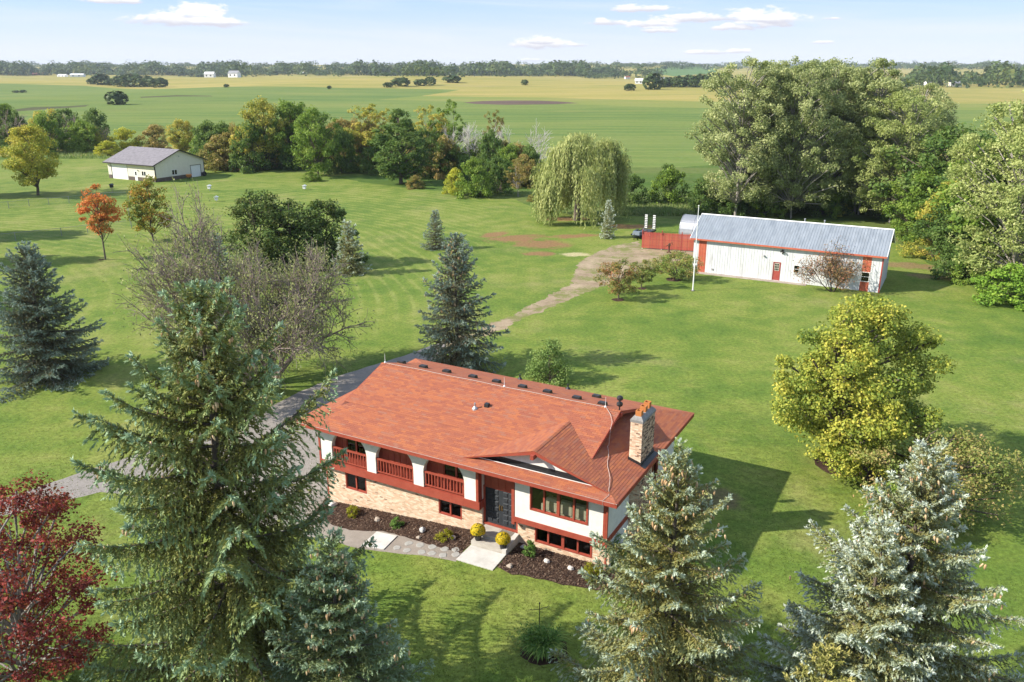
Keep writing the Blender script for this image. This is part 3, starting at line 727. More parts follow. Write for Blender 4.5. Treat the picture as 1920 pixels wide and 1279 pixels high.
    q = MB(); q.hexa([(x0, yw-.16, zf(yw-.16)+.02), (x1, yw-.16, zf(yw-.16)+.02), (x1, yw-.02, zf(yw-.02)+.02), (x0, yw-.02, zf(yw-.02)+.02)], [(x0, yw-.16, zf(yw-.16)+.035), (x1, yw-.16, zf(yw-.16)+.035), (x1, yw-.02, zf(yw-.02)+.035), (x0, yw-.02, zf(yw-.02)+.035)]); q.build('flashing', M_DARK, R)
    q = MB(); q.box(x0, yw-.20, zf(yw-.2)+.02, x1, yw-.18, zf(yw-.2)+.05); q.build('flashing_edge', M_WHITE, R)
    for xa, xb in ((10.87, XG), (W_-YF, XG)):
        za, zb = zk(W_-YF), rg
        q = MB(); q.hexa([(xa, YF-.03, za-.02), (xa, YF, za-.02), (xb, YF, zb-.19), (xb, YF-.03, zb-.19)], [(xa, YF-.03, za+.02), (xa, YF, za+.02), (xb, YF, zb+.02), (xb, YF-.03, zb+.02)]); q.build('rake_board', M_RED, R)
        q = MB(); q.slab([(xa, YF, za-.04), (xb, YF, zb-.04), (xb, yw, zb-.04), (xa, yw, za-.04)] if xa < xb else [(xb, YF, zb-.04), (xa, YF, za-.04), (xa, yw, za-.04), (xb, yw, zb-.04)], .015); q.build('rake_soffit', M_RED, R)
    q = MB(); q.box(XG-.09, YF-.26, rg-.36, XG+.09, yw, rg-.14); q.build('ridge_beam', M_RED, R)
    # shingles
    C_ = math.cos(math.atan(K)); I = 1/C_
    su, sv = (1, 0, 0), (0, 1, K)
    planes = [((0, 0, ZE), su, sv, [(0, -.03), (W_, -.03), (W_-2.25, 2.25*I), (2.25, 2.25*I)], 0),
              ((0, 0, ZE), su, sv, [(G0, 2.26*I), (G1, 2.26*I), (G1, D_/2*I), (G0, D_/2*I)], L0),
              ((0, D_, ZE), su, (0, -1, K), [(0, -.03), (W_, -.03), (W_-2.25, 2.25*I), (2.25, 2.25*I)], 0),
              ((0, D_, ZE), su, (0, -1, K), [(G0, 1.75*I), (G1, 2.1*I), (G1, D_/2*I), (G0, D_/2*I)], L0),
              ((0, 0, ZE), (0, 1, 0), (1, 0, K), [(0, -.03), (D_, -.03), (D_-g0, g0*I), (g0, g0*I)], 0),
              ((W_, 0, ZE), (0, 1, 0), (-1, 0, K), [(0, -.03), (D_, -.03), (D_-(W_-g1), (W_-g1)*I), (W_-g1, (W_-g1)*I)], 0),
              ((W_, 0, ZE), (0, 1, 0), (-1, 0, K), [(YF-.03, YF*I), (W_-XG, (W_-XG)*I), (YF-.03, (W_-XG)*I)], .012),
              ((XG, 0, rg), (0, 1, 0), (1, 0, K), [(YF-.03, -4.0*I), (W_-XG, 0), (YF-.03, 0)], .012)]
    def ccw(p):
        return p if sum(p[i][0]*p[(i+1) % len(p)][1]-p[(i+1) % len(p)][0]*p[i][1] for i in range(len(p))) > 0 else p[::-1]
    planes = [(o, u, v, ccw(p), l) for o, u, v, p, l in planes]
    big, near = shingles(planes, 300)
    stuff(big.build('shingles', M_SHINGLE, R, var=True))
    protos = []
    for k in range(10):
        q = MB(); hgt = TAB_E+.02
        q.hexa([(0, 0, -.004), (TAB_W-.008, 0, -.004), (TAB_W-.008, hgt, -.004), (0, hgt, -.004)], [(0, 0, .018), (TAB_W-.008, 0, .019), (TAB_W-.008, hgt, .005), (0, hgt, .005)], 0, (k+.5)/10)
        protos.append(q.mesh('shingle', M_SHINGLE, True))
    for (p, U, Wv, N, var, _, _) in near:
        o = link('shingle', protos[min(9, int(var*10))], R)
        X = U if U.cross(Wv).dot(N) > 0 else -U
        if X == U: M = Matrix((U, Wv, N)).transposed().to_4x4(); M.translation = p
        else: M = Matrix((-U, Wv, N)).transposed().to_4x4(); M.translation = p+U*(TAB_W-.008)
        o.matrix_local = M
    # ridge and hip caps, each a bent piece
    caps = MB()
    def capline(a, b, wdt=.13, lift=.02, vv=None):
        a, b = Vector(a), Vector(b); d = (b-a); L = d.length; d.normalize(); s = d.cross(Vector((0, 0, 1))).normalized(); n = int(L/.16)
        for k in range(n):
            p = a+d*(k*L/n); q_ = a+d*((k+1.15)*L/n); v = random.random()
            dz = Vector((0, 0, lift+.012)); dz2 = Vector((0, 0, lift)); dn = Vector((0, 0, -wdt*K*.9))
            caps.add([p+dz-s*wdt+dn, p+dz, p+dz+s*wdt+dn, q_+dz2-s*wdt+dn, q_+dz2, q_+dz2+s*wdt+dn, p-s*wdt+dn*1.4, p+s*wdt+dn*1.4],
                     [[0, 1, 4, 3], [1, 2, 5, 4], [6, 1, 0], [7, 2, 1]], 0, v)
    capline((G1+.02, D_/2, ZR+L0), (G0-.02, D_/2, ZR+L0)); capline((XG, YF-.03, rg+.012), (XG, 4.3, rg+.012))
    for a, b in (((0, 0, ZE), (2.0, 2.0, zf(2.0))), ((W_, 0, ZE), (W_-2.2, 2.2, zf(2.2))), ((0, D_, ZE), (2, D_-2, zf(2))), ((W_, D_, ZE), (W_-2.2, D_-2.2, zf(2.2)))): capline(a, b, .11, .012)
    stuff(caps.build('ridge_caps', M_SHINGLE, R, var=True))
    # roof vents, plumbing stacks
    zb = lambda y: ZE+K*(D_-y)+L0
    vm = MB(); vm.hexa([(-.24, -.2, -.05), (.24, -.2, -.05), (.24, .2, -.13), (-.24, .2, -.13)], [(-.21, -.17, .15), (.21, -.17, .15), (.21, .17, .11), (-.21, .17, .11)]); vm.box(-.30, -.26, -.02, .30, -.2, .015)
    vmesh = vm.mesh('roof_vent', M_DARK)
    for x, y in [(1.98, 7.55), (3.66, 7.5), (5.35, 7.5), (7.19, 7.5), (8.82, 7.45), (10.53, 7.45), (12.12, 7.45), (14.0, 7.29), (15.64, 7.0), (14.09, 9.9)]:
        link('roof_vent', vmesh, R, (x, y, zb(y)+.05))
    for x, y, r, h, f in ((9.52, 3.86, .05, .32, zf(3.86)), (8.2, 11.5, .05, .3, zb(11.5)), (11.62, 11.3, .05, .3, zb(11.3))):
        q = MB(); q.lathe([(.17, -.06), (.15, .03), (.07, .12), (r, .14), (r, h), (r*.6, h)], (x, y, f+.03), 10); q.build('vent_stack', M_METAL if x == 9.52 else M_DARK, R)
    q = MB(); q.hexa([(9.93, 4.1, -.1), (10.2, 4.1, -.1), (10.2, 4.35, -.02), (9.93, 4.35, -.02)], [(9.95, 4.13, .19), (10.18, 4.13, .19), (10.18, 4.32, .21), (9.95, 4.32, .21)]); q.build('roof_vent', M_DARK, R, (0, 0, zf(4.2)))
    # --- chimney
    cx0, cx1, cy0, cy1, zc = 18.39, 19.0, 3.95, 5.75, 7.30
    q = MB(); q.box(cx0, cy0, 0, cx1, cy1, zc); CH = q.build('chimney', M_MORTAR, H)
    allb = MB()
    def merge(mb2):
        o = len(allb.v); allb.v += mb2.v; allb.var += mb2.var
        for f_, m_ in zip(mb2.f, mb2.mi): allb.f.append([i+o for i in f_]); allb.mi.append(m_)
    merge(bricks(lambda u, w, d: (u, cy0-d, w), cx0, cx1, .4, zc, [], .2, .068, .1))
    stuff(allb.build('bricks', M_BRICK, CH, var=True)); allb = MB()
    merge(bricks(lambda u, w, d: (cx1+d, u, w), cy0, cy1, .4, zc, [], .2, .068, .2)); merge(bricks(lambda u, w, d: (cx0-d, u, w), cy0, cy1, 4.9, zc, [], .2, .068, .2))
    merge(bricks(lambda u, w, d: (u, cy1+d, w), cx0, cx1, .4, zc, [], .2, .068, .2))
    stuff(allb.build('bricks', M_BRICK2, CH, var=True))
    q = MB(); e = .03; q.hexa([(cx0-e, cy0-e, zc), (cx1+e, cy0-e, zc), (cx1+e, cy1+e, zc), (cx0-e, cy1+e, zc)], [(cx0+.12, cy0+.14, zc+.17), (cx1-.12, cy0+.14, zc+.17), (cx1-.12, cy1-.14, zc+.17), (cx0+.12, cy1-.14, zc+.17)]); q.box(cx0-e, cy0-e, zc-.12, cx1+e, cy1+e, zc-.001); q.build('crown', M_CROWN, CH)
    for y, h, m_ in ((4.25, .27, M_FLUE), (4.72, .22, M_CROWN), (4.86, .28, M_FLUE), (5.40, .30, M_FLUE)):
        q = MB(); s = .15; q.box(18.7-s, y-s, zc+.1, 18.7+s, y-s+.04, zc+.17+h); q.box(18.7-s, y+s-.04, zc+.1, 18.7+s, y+s, zc+.17+h); q.box(18.7-s, y-s+.04, zc+.1, 18.7-s+.04, y+s-.04, zc+.17+h); q.box(18.7+s-.04, y-s+.04, zc+.1, 18.7+s, y+s-.04, zc+.17+h)
        if m_ is M_FLUE: q.build('flue', m_, CH)
    q = MB(); zz0 = zk(cx1)-.02
    for a in ((cx0-.05, cy0-.05, cx1+.05, cy0-.012), (cx1+.018, cy0-.05, cx1+.055, cy1+.05), (cx0-.05, cy1+.018, cx1+.05, cy1+.05)):
        q.hexa([(a[0], a[1], zk(a[0])-.05), (a[2], a[1], zk(a[2])-.05), (a[2], a[3], zk(a[2])-.05), (a[0], a[3], zk(a[0])-.05)], [(a[0], a[1], zk(a[0])+.16), (a[2], a[1], zk(a[2])+.16), (a[2], a[3], zk(a[2])+.16), (a[0], a[3], zk(a[0])+.16)])
    q.slab([(cx1+.055, cy0-.1, zk(cx1+.055)+.035), (cx1+.28, cy0-.1, zk(cx1+.28)+.035), (cx1+.28, cy1+.1, zk(cx1+.28)+.035), (cx1+.055, cy1+.1, zk(cx1+.055)+.035)], .02); q.build('flashing', M_DARK, CH)
    # antenna bracket with two round vents on the rake
    q = MB(); q.tube([(17.0, 6.0, ZR), (17.0, 6.0, ZR+.75)], .035, 6)
    for z in (.35, .68): q.lathe([(.06, -.14), (.15, -.08), (.17, 0), (.15, .08), (.06, .14)], (17.0, 6.0, ZR+z), 12)
    q.build('antenna_mount', M_DARK, R)
    # lightning cable along the ridge and down to the corner, three rods
    rz = ZR+L0+.06
    q = MB(); pts = [(x, D_/2-.02, rz+.012*math.sin(x*1.7)) for x in np.linspace(1.95, 16.3, 20)]+[(16.75, 5.4, zf(5.4)+.1), (17.05, 4.9, zf(4.9)+.1), (17.13, 4.5, zf(4.5)+.02), (17.2, 4.2, zk(17.2)+.05)]
    for k in range(9): x = 17.2+k*.185; pts.append((x+.05*math.sin(k*1.3), 4.0-k*.41, zk(x)+.05))
    pts += [(18.8, .35, zf(.35)+.05), (18.66, -.02, ZE+.03), (18.66, -.05, ZE-.25)]
    q.tube(pts, .013, 5); q.build('lightning_cable', M_CABLE, R)
    for x in (2.0, 10.2, 16.25):
        q = MB(); q.tube([(x, D_/2, ZR), (x, D_/2, ZR+.62)], [.016, .006], 5); q.lathe([(.05, 0), (.07, .05), (.03, .1)], (x, D_/2, rz-.03), 8); q.build('lightning_rod', M_WHITE, R)
    # downspout at the right corner
    q = MB(); q.box(18.6, .62, .7, 18.68, .72, 4.6); q.build('downspout', M_RED, H)
    return H
make_house()
# sofa seen through the upper right window
sf = empty('sofa', h2w(16.25, 1.62, 2.42), ROT); tag(sf, 'cream sofa with rounded back cushions behind the upper right window', 'sofa')
q = MB(); q.box(-1.15, -.45, .12, 1.15, .5, .48); q.build('seat', M_SOFA, sf)
for k in range(3):
    x = -.76+k*.76; q = MB(); b = [(x-.36, -.5, .45), (x+.36, -.5, .45), (x+.36, -.18, .45), (x-.36, -.18, .45)]; m_ = [(p[0], p[1], .95) for p in b]; t_ = [(x-.26, -.45, 1.1), (x+.26, -.45, 1.1), (x+.26, -.25, 1.1), (x-.26, -.25, 1.1)]
    q.hexa(b, m_); q.hexa([(p[0], p[1], .951) for p in b], t_); q.build('back_cushion', M_SOFA, sf)
for x in (-1.3, 1.12): q = MB(); q.box(x, -.5, .1, x+.18, .5, .72); q.build('arm', M_SOFA, sf)

# ------------------------------------------------------------------ steps, slabs, stones, pots in front of the house
st = empty('front_steps', h2w(0, 0, 0), ROT); tag(st, 'concrete front steps with a low curb below the charcoal double doors', 'steps')
q = MB(); q.box(11.62, .38, .1, 13.44, 1.30, .93); q.build('landing', M_CONC2, st)
q = MB(); q.box(11.62, -.16, .1, 13.44, .377, .74); q.build('tread', M_CONC2, st)
q = MB(); q.hexa([(13.443, -.2, .1), (13.68, -.2, .1), (13.68, 1.18, .1), (13.443, 1.18, .1)], [(13.443, -.2, .80), (13.68, -.2, .80), (13.68, 1.18, 1.0), (13.443, 1.18, 1.0)]); q.build('curb', M_CONC, st)
mt = MB(); mt.box(-.36, -.2, 0, .36, .2, .015); o = mt.build('door_mat', surf('grey_mat', [(.16, .14, .12), (.22, .2, .17)], 20, 3, .95), None, h2w(13.02, 1.05, .93), ROT); tag(o, 'grey brown mat on the landing before the right door', 'door mat')
def slab_on_ground(nm, pts, th, lab, up=.03):
    q = MB(); P = [h2w(*p) for p in pts]; top = [(p.x, p.y, float(T(p.x, p.y))+up+.02) for p in P]; q.hexa([(x, y, z-th) for x, y, z in top], top); o = q.build(nm, M_CONC); tag(o, lab, 'slab'); return o
slab_on_ground('concrete_slab', [(11.64, -1.62), (13.74, -1.64), (13.66, -.18), (11.6, -.18)], .16, 'pale concrete slab at the foot of the front steps')
slab_on_ground('concrete_slab', [(6.25, -2.36), (7.62, -2.22), (7.45, -.82), (6.12, -.86)], .14, 'pale concrete slab at the left end of the stepping stones')
def px4(a, b): return (560+a/3.2, 900+b/3.2)
M_STONE = surf('grey_stepping_stone', [(.29, .28, .255), (.37, .36, .33)], 5, 5, .9, .4, 30)
for k, (a, b, rx) in enumerate([(660, 381, .215), (730, 392, .215), (802, 402, .215), (876, 415, .215), (942, 419, .21), (592, 408, .205), (650, 424, .205), (738, 433, .215), (800, 442, .215), (866, 453, .215), (944, 448, .215)]):
    p = at(*px4(a, b)); q = MB(); n = 11; an = random.random()*6
    rr = [rx*random.uniform(.85, 1.12) for _ in range(n)]; ring_ = lambda z, s: [(rr[i]*s*math.cos(2*math.pi*i/n), rr[i]*s*math.sin(2*math.pi*i/n), z) for i in range(n)]
    q.hexa(ring_(-.06, 1), ring_(.022, 1)); q.hexa(ring_(.0221, 1), ring_(.032, .9))
    o = q.build('stepping_stone', M_STONE, GZ['gravel_walk'][0], (p.x, p.y, p.z), an)
M_ROCK = [surf('tan_boulder', [(.30, .25, .2), (.42, .36, .3)], 6, 5, .9, .6, 20), surf('grey_boulder', [(.34, .34, .34), (.48, .48, .47)], 6, 5, .9, .6, 20), surf('pale_boulder', [(.48, .44, .41), (.60, .57, .53)], 6, 5, .9, .6, 20)]
def rock(u, v, r, m, lab, tall_=.75):
    r *= .75
    p = at(*px4(u, v)); q = MB(); nz, nk = 5, 9; seed = random.random()*50
    prof = [(math.sin(math.pi*(i+.35)/(nz-.3)), -math.cos(math.pi*(i+.35)/(nz-.3))) for i in range(nz)]
    q.lathe([(r*a, r*tall_*b) for a, b in prof], n=nk)
    q.v = [(x*(1+.16*math.sin(3*y/r+seed)+.1*math.sin(5*x/r)), y*(1+.18*math.sin(2.4*x/r+seed*2)), z*(1+.14*math.sin(3*x/r-seed))) for x, y, z in q.v]
    o = q.build('boulder', M_ROCK[m], None, (p.x, p.y, p.z+r*tall_*.45), seed, smooth=False); tag(o, lab, 'boulder', 'boulders in the mulch beds')
for a in ((203, 156, .34, 2, 'big pale boulder at the far left end of the left mulch bed'), (472, 243, .25, 0, 'tan round boulder between the yellow shrub and the green shrub'), (743, 310, .24, 1, 'grey upright boulder near the middle of the left bed', 1.0),
          (720, 350, .17, 0, 'low brown stone by the stepping stones'), (925, 352, .21, 2, 'small pale stone right of the yellow shrub beside the steps'), (1350, 408, .21, 1, 'bluish grey stone beside the steps curb in the right bed'),
          (1267, 523, .21, 0, 'tan stone beside the lower corner of the step slab'), (1487, 492, .22, 2, 'pale stone under the first two lower windows'), (1630, 535, .22, 2, 'pale oblong stone under the last lower window')): rock(*a)
# bark chips that give the beds their loose surface
def chips():
    n = 9000; Vs = []; 
    allp = []
    for lp in (BED_A, BED_B):
        q = np.array(lp); a, b = q.min(0), q.max(0); pts = RNG.uniform(a, b, (n*2, 2)); pts = pts[in_poly(pts[:, 0], pts[:, 1], lp)]; allp.append(pts[:n//2])
    P = np.concatenate(allp); z = T(P[:, 0], P[:, 1]); n = len(P)
    ang = RNG.uniform(0, 6.28, n); L = RNG.uniform(.03, .09, n); Wd = L*RNG.uniform(.25, .5, n)
    d = np.c_[np.cos(ang), np.sin(ang), RNG.uniform(-.5, .5, n)]*L[:, None]; s = np.c_[-np.sin(ang), np.cos(ang), RNG.uniform(-.6, .6, n)]*Wd[:, None]
    c = np.c_[P, z+.03]
    V = np.stack([c-d, c+s, c+d, c-s], 1).reshape(-1, 3); F = np.arange(4*n).reshape(n, 4)
    m = varmat('bark_chip', [(0, (.03, .018, .013)), (.6, (.085, .05, .034)), (1, (.2, .14, .10))], .95)
    o = link('bark_chips', np_mesh('bark_chips', V, F, m, np.repeat(RNG.random(n), 4))); tag(o, 'loose bark chips strewn over the two house beds', 'bark chips', kind='stuff')
chips()
# ------------------------------------------------------------------ the white barn
M_BARNW = surf('weathered_white_sheet', [(.54, .55, .57), (.62, .63, .645), (.68, .69, .70)], 1.1, 6, .65, .1, 30, stretch=(1.6, 1.6, .35), dirt=((.42, .41, .40), .9, .65))
M_BARNR = surf('faded_red_sheet', [(.40, .085, .045), (.48, .12, .065), (.52, .15, .085)], 2, 5, .6, .1, 30, dirt=((.33, .10, .075), 1.3, .5))
M_GALV = surf('galvanised_roof', [(.27, .30, .33), (.34, .37, .40), (.40, .43, .46)], .9, 6, .5, .05, 30, metal=.45, stretch=(2, .4, 1), dirt=((.24, .25, .25), 1.2, .35))
M_DOORR = surf('faded_red_door', [(.30, .055, .045), (.36, .08, .06)], 3, 4, .55)
M_CREAM = surf('cream_siding', [(.64, .60, .50), (.70, .66, .56)], 1.5, 4, .6, .05, 20)
M_WAINS = surf('dark_brown_siding', [(.095, .07, .06), (.125, .095, .082)], 2, 4, .6)
M_GREYROOF = surf('grey_shingle_roof', [(.15, .14, .15), (.20, .185, .20), (.235, .22, .235)], 1.6, 6, .9, .4, 12)
M_BLACKT = surf('black_trim', [(.03, .027, .026), (.045, .04, .038)], 4, 3, .5)
M_WOODP = surf('grey_post_wood', [(.20, .16, .12), (.28, .23, .18)], 8, 4, .9)
M_TYRE = surf('tyre_rubber', [(.018, .018, .018), (.03, .03, .03)], 8, 3, .85)
BA = at(1297.6, 508.5)
def barn():
    B = empty('barn', (BA.x, BA.y, 0), ROT); tag(B, 'long white metal barn with red door stripes and a ribbed grey roof', 'barn')
    L, D, ZW, Z0 = 21.0, 8.0, 4.05, -.1
    door, wa, wb = (9.46, 10.32, .08, 2.22), (11.82, 12.36, 1.2, 2.05), (19.02, 19.80, 1.12, 2.10)
    mb = MB(); wall_boxes(mb, 0, L, Z0, ZW, [door, wa, wb], 0, .12); F = mb.build('front_wall', M_BARNW, B)
    mb = MB(); mb.prism_x([(.125, Z0), (D-.125, Z0), (D-.125, ZW), (D/2, ZW+1.9), (.125, ZW)], L-.12, L); e = mb.build('end_wall', M_BARNW, B)
    mb2 = MB()
    y = .4
    while y < D-.2: mb2.box(L+.001, y, Z0, L+.025, y+.05, ZW-.05); y += .46
    stuff(mb2.build('wall_rib', M_BARNW, e))
    mb = MB(); mb.prism_x([(.125, Z0), (D-.125, Z0), (D-.125, ZW), (D/2, ZW+1.9), (.125, ZW)], 0, .12); mb.build('end_wall', M_BARNW, B)
    mb = MB(); mb.box(0, D-.12, Z0, L, D, ZW); mb.build('back_wall', M_BARNW, B)
    # sheet ribs of the front
    x = .15; ribm = MB(); ribm.box(0, -.022, 0, .05, -.001, 1); 
    while x < L-.1:
        if not any(h[0]-.1 < x < h[1]+.08 for h in (door, wa, wb)):
            q = MB(); red = .63 < x < 1.55 or 18.95 < x < 19.85
            q.box(x, -.022 if not red else -.032, Z0, x+.05, -.001 if not red else -.0125, ZW-.17); q.build('wall_rib', M_BARNR if red else M_BARNW, F)
        x += .305
    for a, b, hs in ((.63, 1.55, []), (18.95, 19.86, [wb])):
        mb = MB(); wall_boxes(mb, a, b, Z0+.05, ZW-.17, hs, -.012, -.001); mb.build('red_panel', M_BARNR, B)
    mb = MB(); mb.box(-.05, -.04, ZW-.165, L+.05, -.0135, ZW+.02); mb.box(-.38, -.44, ZW-.12, L+.36, -.405, ZW+.07); mb.build('fascia', M_BARNR, B)
    mb = MB(); mb.box(L+.001, -.05, Z0, L+.045, .16, ZW); mb.box(L-.1, -.045, Z0, L+.001, -.014, ZW-.17); mb.build('corner_trim', M_DOORR, B)
    # roof: two slopes with standing ribs
    zr = ZW+2.32; ye = -.4
    for s in (0, 1):
        ya, yb = (ye, D/2) if s == 0 else (D-ye, D/2)
        q = MB(); P = [(-.36, ya, ZW+.06), (L+.34, ya, ZW+.06), (L+.34, yb, zr), (-.36, yb, zr)]
        q.slab(P, .05); R = q.build('roof_slope', M_GALV, B)
        x = -.2
        while x < L+.25:
            q = MB(); h = .035
            q.hexa([(x, ya, ZW+.061), (x+.05, ya, ZW+.061), (x+.05, yb, zr+.001), (x, yb, zr+.001)], [(x+.012, ya, ZW+.06+h), (x+.038, ya, ZW+.06+h), (x+.038, yb, zr+h), (x+.012, yb, zr+h)]); q.build('roof_rib', M_GALV, R)
            x += .305
    q = MB(); q.hexa([(-.4, D/2-.14, zr-.03), (L+.38, D/2-.14, zr-.03), (L+.38, D/2+.14, zr-.03), (-.4, D/2+.14, zr-.03)], [(-.4, D/2-.04, zr+.055), (L+.38, D/2-.04, zr+.055), (L+.38, D/2+.04, zr+.055), (-.4, D/2+.04, zr+.055)]); q.build('ridge_cap', M_WHITE, B)
    for x in (-.42, L+.35):
        for ya, yb in ((ye, D/2), (D-ye, D/2)):
            q = MB(); q.hexa([(x, ya, ZW-.12), (x+.05, ya, ZW-.12), (x+.05, yb, zr-.16), (x, yb, zr-.16)], [(x, ya, ZW+.11), (x+.05, ya, ZW+.11), (x+.05, yb, zr+.06), (x, yb, zr+.06)]); q.build('rake_trim', M_WHITE, B)
    q = MB(); q.box(-.3, -.40, ZW-.06, L+.3, -.01, ZW-.03); q.build('soffit', M_WHITE, B)
    # door, windows, lamps
    q = MB(); q.box(door[0]+.05, .02, door[2], door[1]-.05, .07, door[3]-.05); DR = q.build('door', M_DOORR, B)
    q = MB(); q.box(door[0], -.03, door[2], door[0]+.05, .08, door[3]); q.box(door[1]-.05, -.03, door[2], door[1], .08, door[3]); q.box(door[0]+.05, -.03, door[3]-.05, door[1]-.05, .08, door[3]); q.build('frame', M_DOORR, DR)
    q = MB(); q.box(door[0]+.16, .0, 1.2, door[1]-.16, .018, 2.08); q.build('sash', M_CREAM, DR)
    for c in range(3):
        for r in range(3): x = door[0]+.19+c*.165; z = 1.235+r*.28; q = MB(); q.box(x, -.006, z, x+.135, -.001, z+.24); q.build('pane', M_GLASS2, DR)
    for w in (wa, wb):
        q = MB(); wall_boxes(q, w[0]-.06, w[1]+.06, w[2]-.06, w[3]+.06, [w], -.05, .1); WF = q.build('window', M_WHITE, B); q = MB(); q.box(w[0], .03, w[2], w[1], .04, w[3]); q.build('pane', M_GLASS2, WF); q = MB(); q.box(w[0], .01, (w[2]+w[3])/2-.02, w[1], .028, (w[2]+w[3])/2+.02); q.build('sash', M_WHITE, WF)
    q = MB(); q.box(10.28, -.18, 3.5, 10.48, -.023, 3.72); q.tube([(10.33, -.16, 3.6), (10.22, -.34, 3.5)], [.05, .1], 8); q.tube([(10.43, -.16, 3.6), (10.56, -.34, 3.48)], [.05, .1], 8); q.box(10.33, -.06, 3.2, 10.43, -.023, 3.5); q.build('flood_lamp', M_DARK, B)
    q = MB(); q.lathe([(.16, -.02), (.14, .04), (.05, .12)], (8.33, -.14, 2.82), 10); q.build('wall_lamp', M_METAL, B)
    q = MB(); q.box(2.35, -.1, .45, 2.55, -.023, .62); q.build('outlet_box', M_METAL, B)
    for x in (11.7, 13.9): q = MB(); q.lathe([(.07, -.3), (.07, .42), (.11, .43), (.11, .5), (.03, .56)], (x, D/2+.5, zr-.2), 10); q.build('vent_pipe', M_METAL, B)
    return B
barn()
def barn_pt(x, y, z=0): return Vector((BA.x+CR*x+SR*y, BA.y-SR*x+CR*y, z))
q = MB(); q.hexa([(.3, -.95, -.2), (13.4, -.75, -.2), (13.4, -.02, -.2), (.3, -.02, -.2)], [(.3, -.95, .03), (13.4, -.75, .03), (13.4, -.02, .05), (.3, -.02, .05)])
o = q.build('barn_apron', surf('stained_apron_concrete', [(.24, .19, .15), (.33, .28, .23), (.40, .35, .30)], 1.3, 6, .95), None, (BA.x, BA.y, 0), ROT); tag(o, 'narrow stained concrete apron along the foot of the white barn', 'apron')

# red board fence beside the barn
FA, FB = at(1203, 466), at(1297, 472); FB = FB+(FB-FA).normalized()*.9
def board_fence():
    d = FB-FA; L = d.length; rz = math.atan2(d.y, d.x)
    E = empty('board_fence', FA, rz); tag(E, 'red board fence between the parked trailer and the white barn', 'fence')
    h = tall(FA, 434)
    me = MB(); me.hexa([(0, -.012, .12), (.15, -.012, .12), (.15, .012, .12), (0, .012, .12)], [(0, -.012, h-.12), (.15, -.012, h-.12), (.15, .012, h-.12), (0, .012, h-.12)]); me.hexa([(0, -.012, h-.119), (.15, -.012, h-.119), (.15, .012, h-.119), (0, .012, h-.119)], [(.05, -.012, h), (.10, -.012, h), (.10, .012, h), (.05, .012, h)])
    ms = [me.mesh('board', surf('red_fence_paint_%s' % k, [c, tuple(x*1.15 for x in c)], 3, 4, .8, dirt=((.22, .08, .06), 1.2, .4))) for k, c in (('a', (.38, .075, .055)), ('b', (.42, .09, .065)), ('c', (.34, .07, .055)))]
    x = 0
    while x < L-.1:
        o = link('board', random.choice(ms), E, (x, -.05+random.uniform(-.012, .012), random.uniform(-.03, .03))); x += .172
    for x in (0, L*.345, L*.69, L-.1): q = MB(); q.box(x, 0, -.2, x+.1, .1, h+.22); q.box(x+.005, -.14, h-.3, x+.095, -.07, h+.3) if x in (0, L*.345) else None; q.build('post', M_DOORR, E)
    for z in (.4, h*.55, h-.3): q = MB(); q.box(.1, .0, z, L, .045, z+.09); q.build('rail', M_DOORR, E)
    for x in (.02, L*.345): q = MB(); q.box(x, -.04, -.1, x+.09, .05, .1); q.build('post_foot', M_WHITE, E)
board_fence()
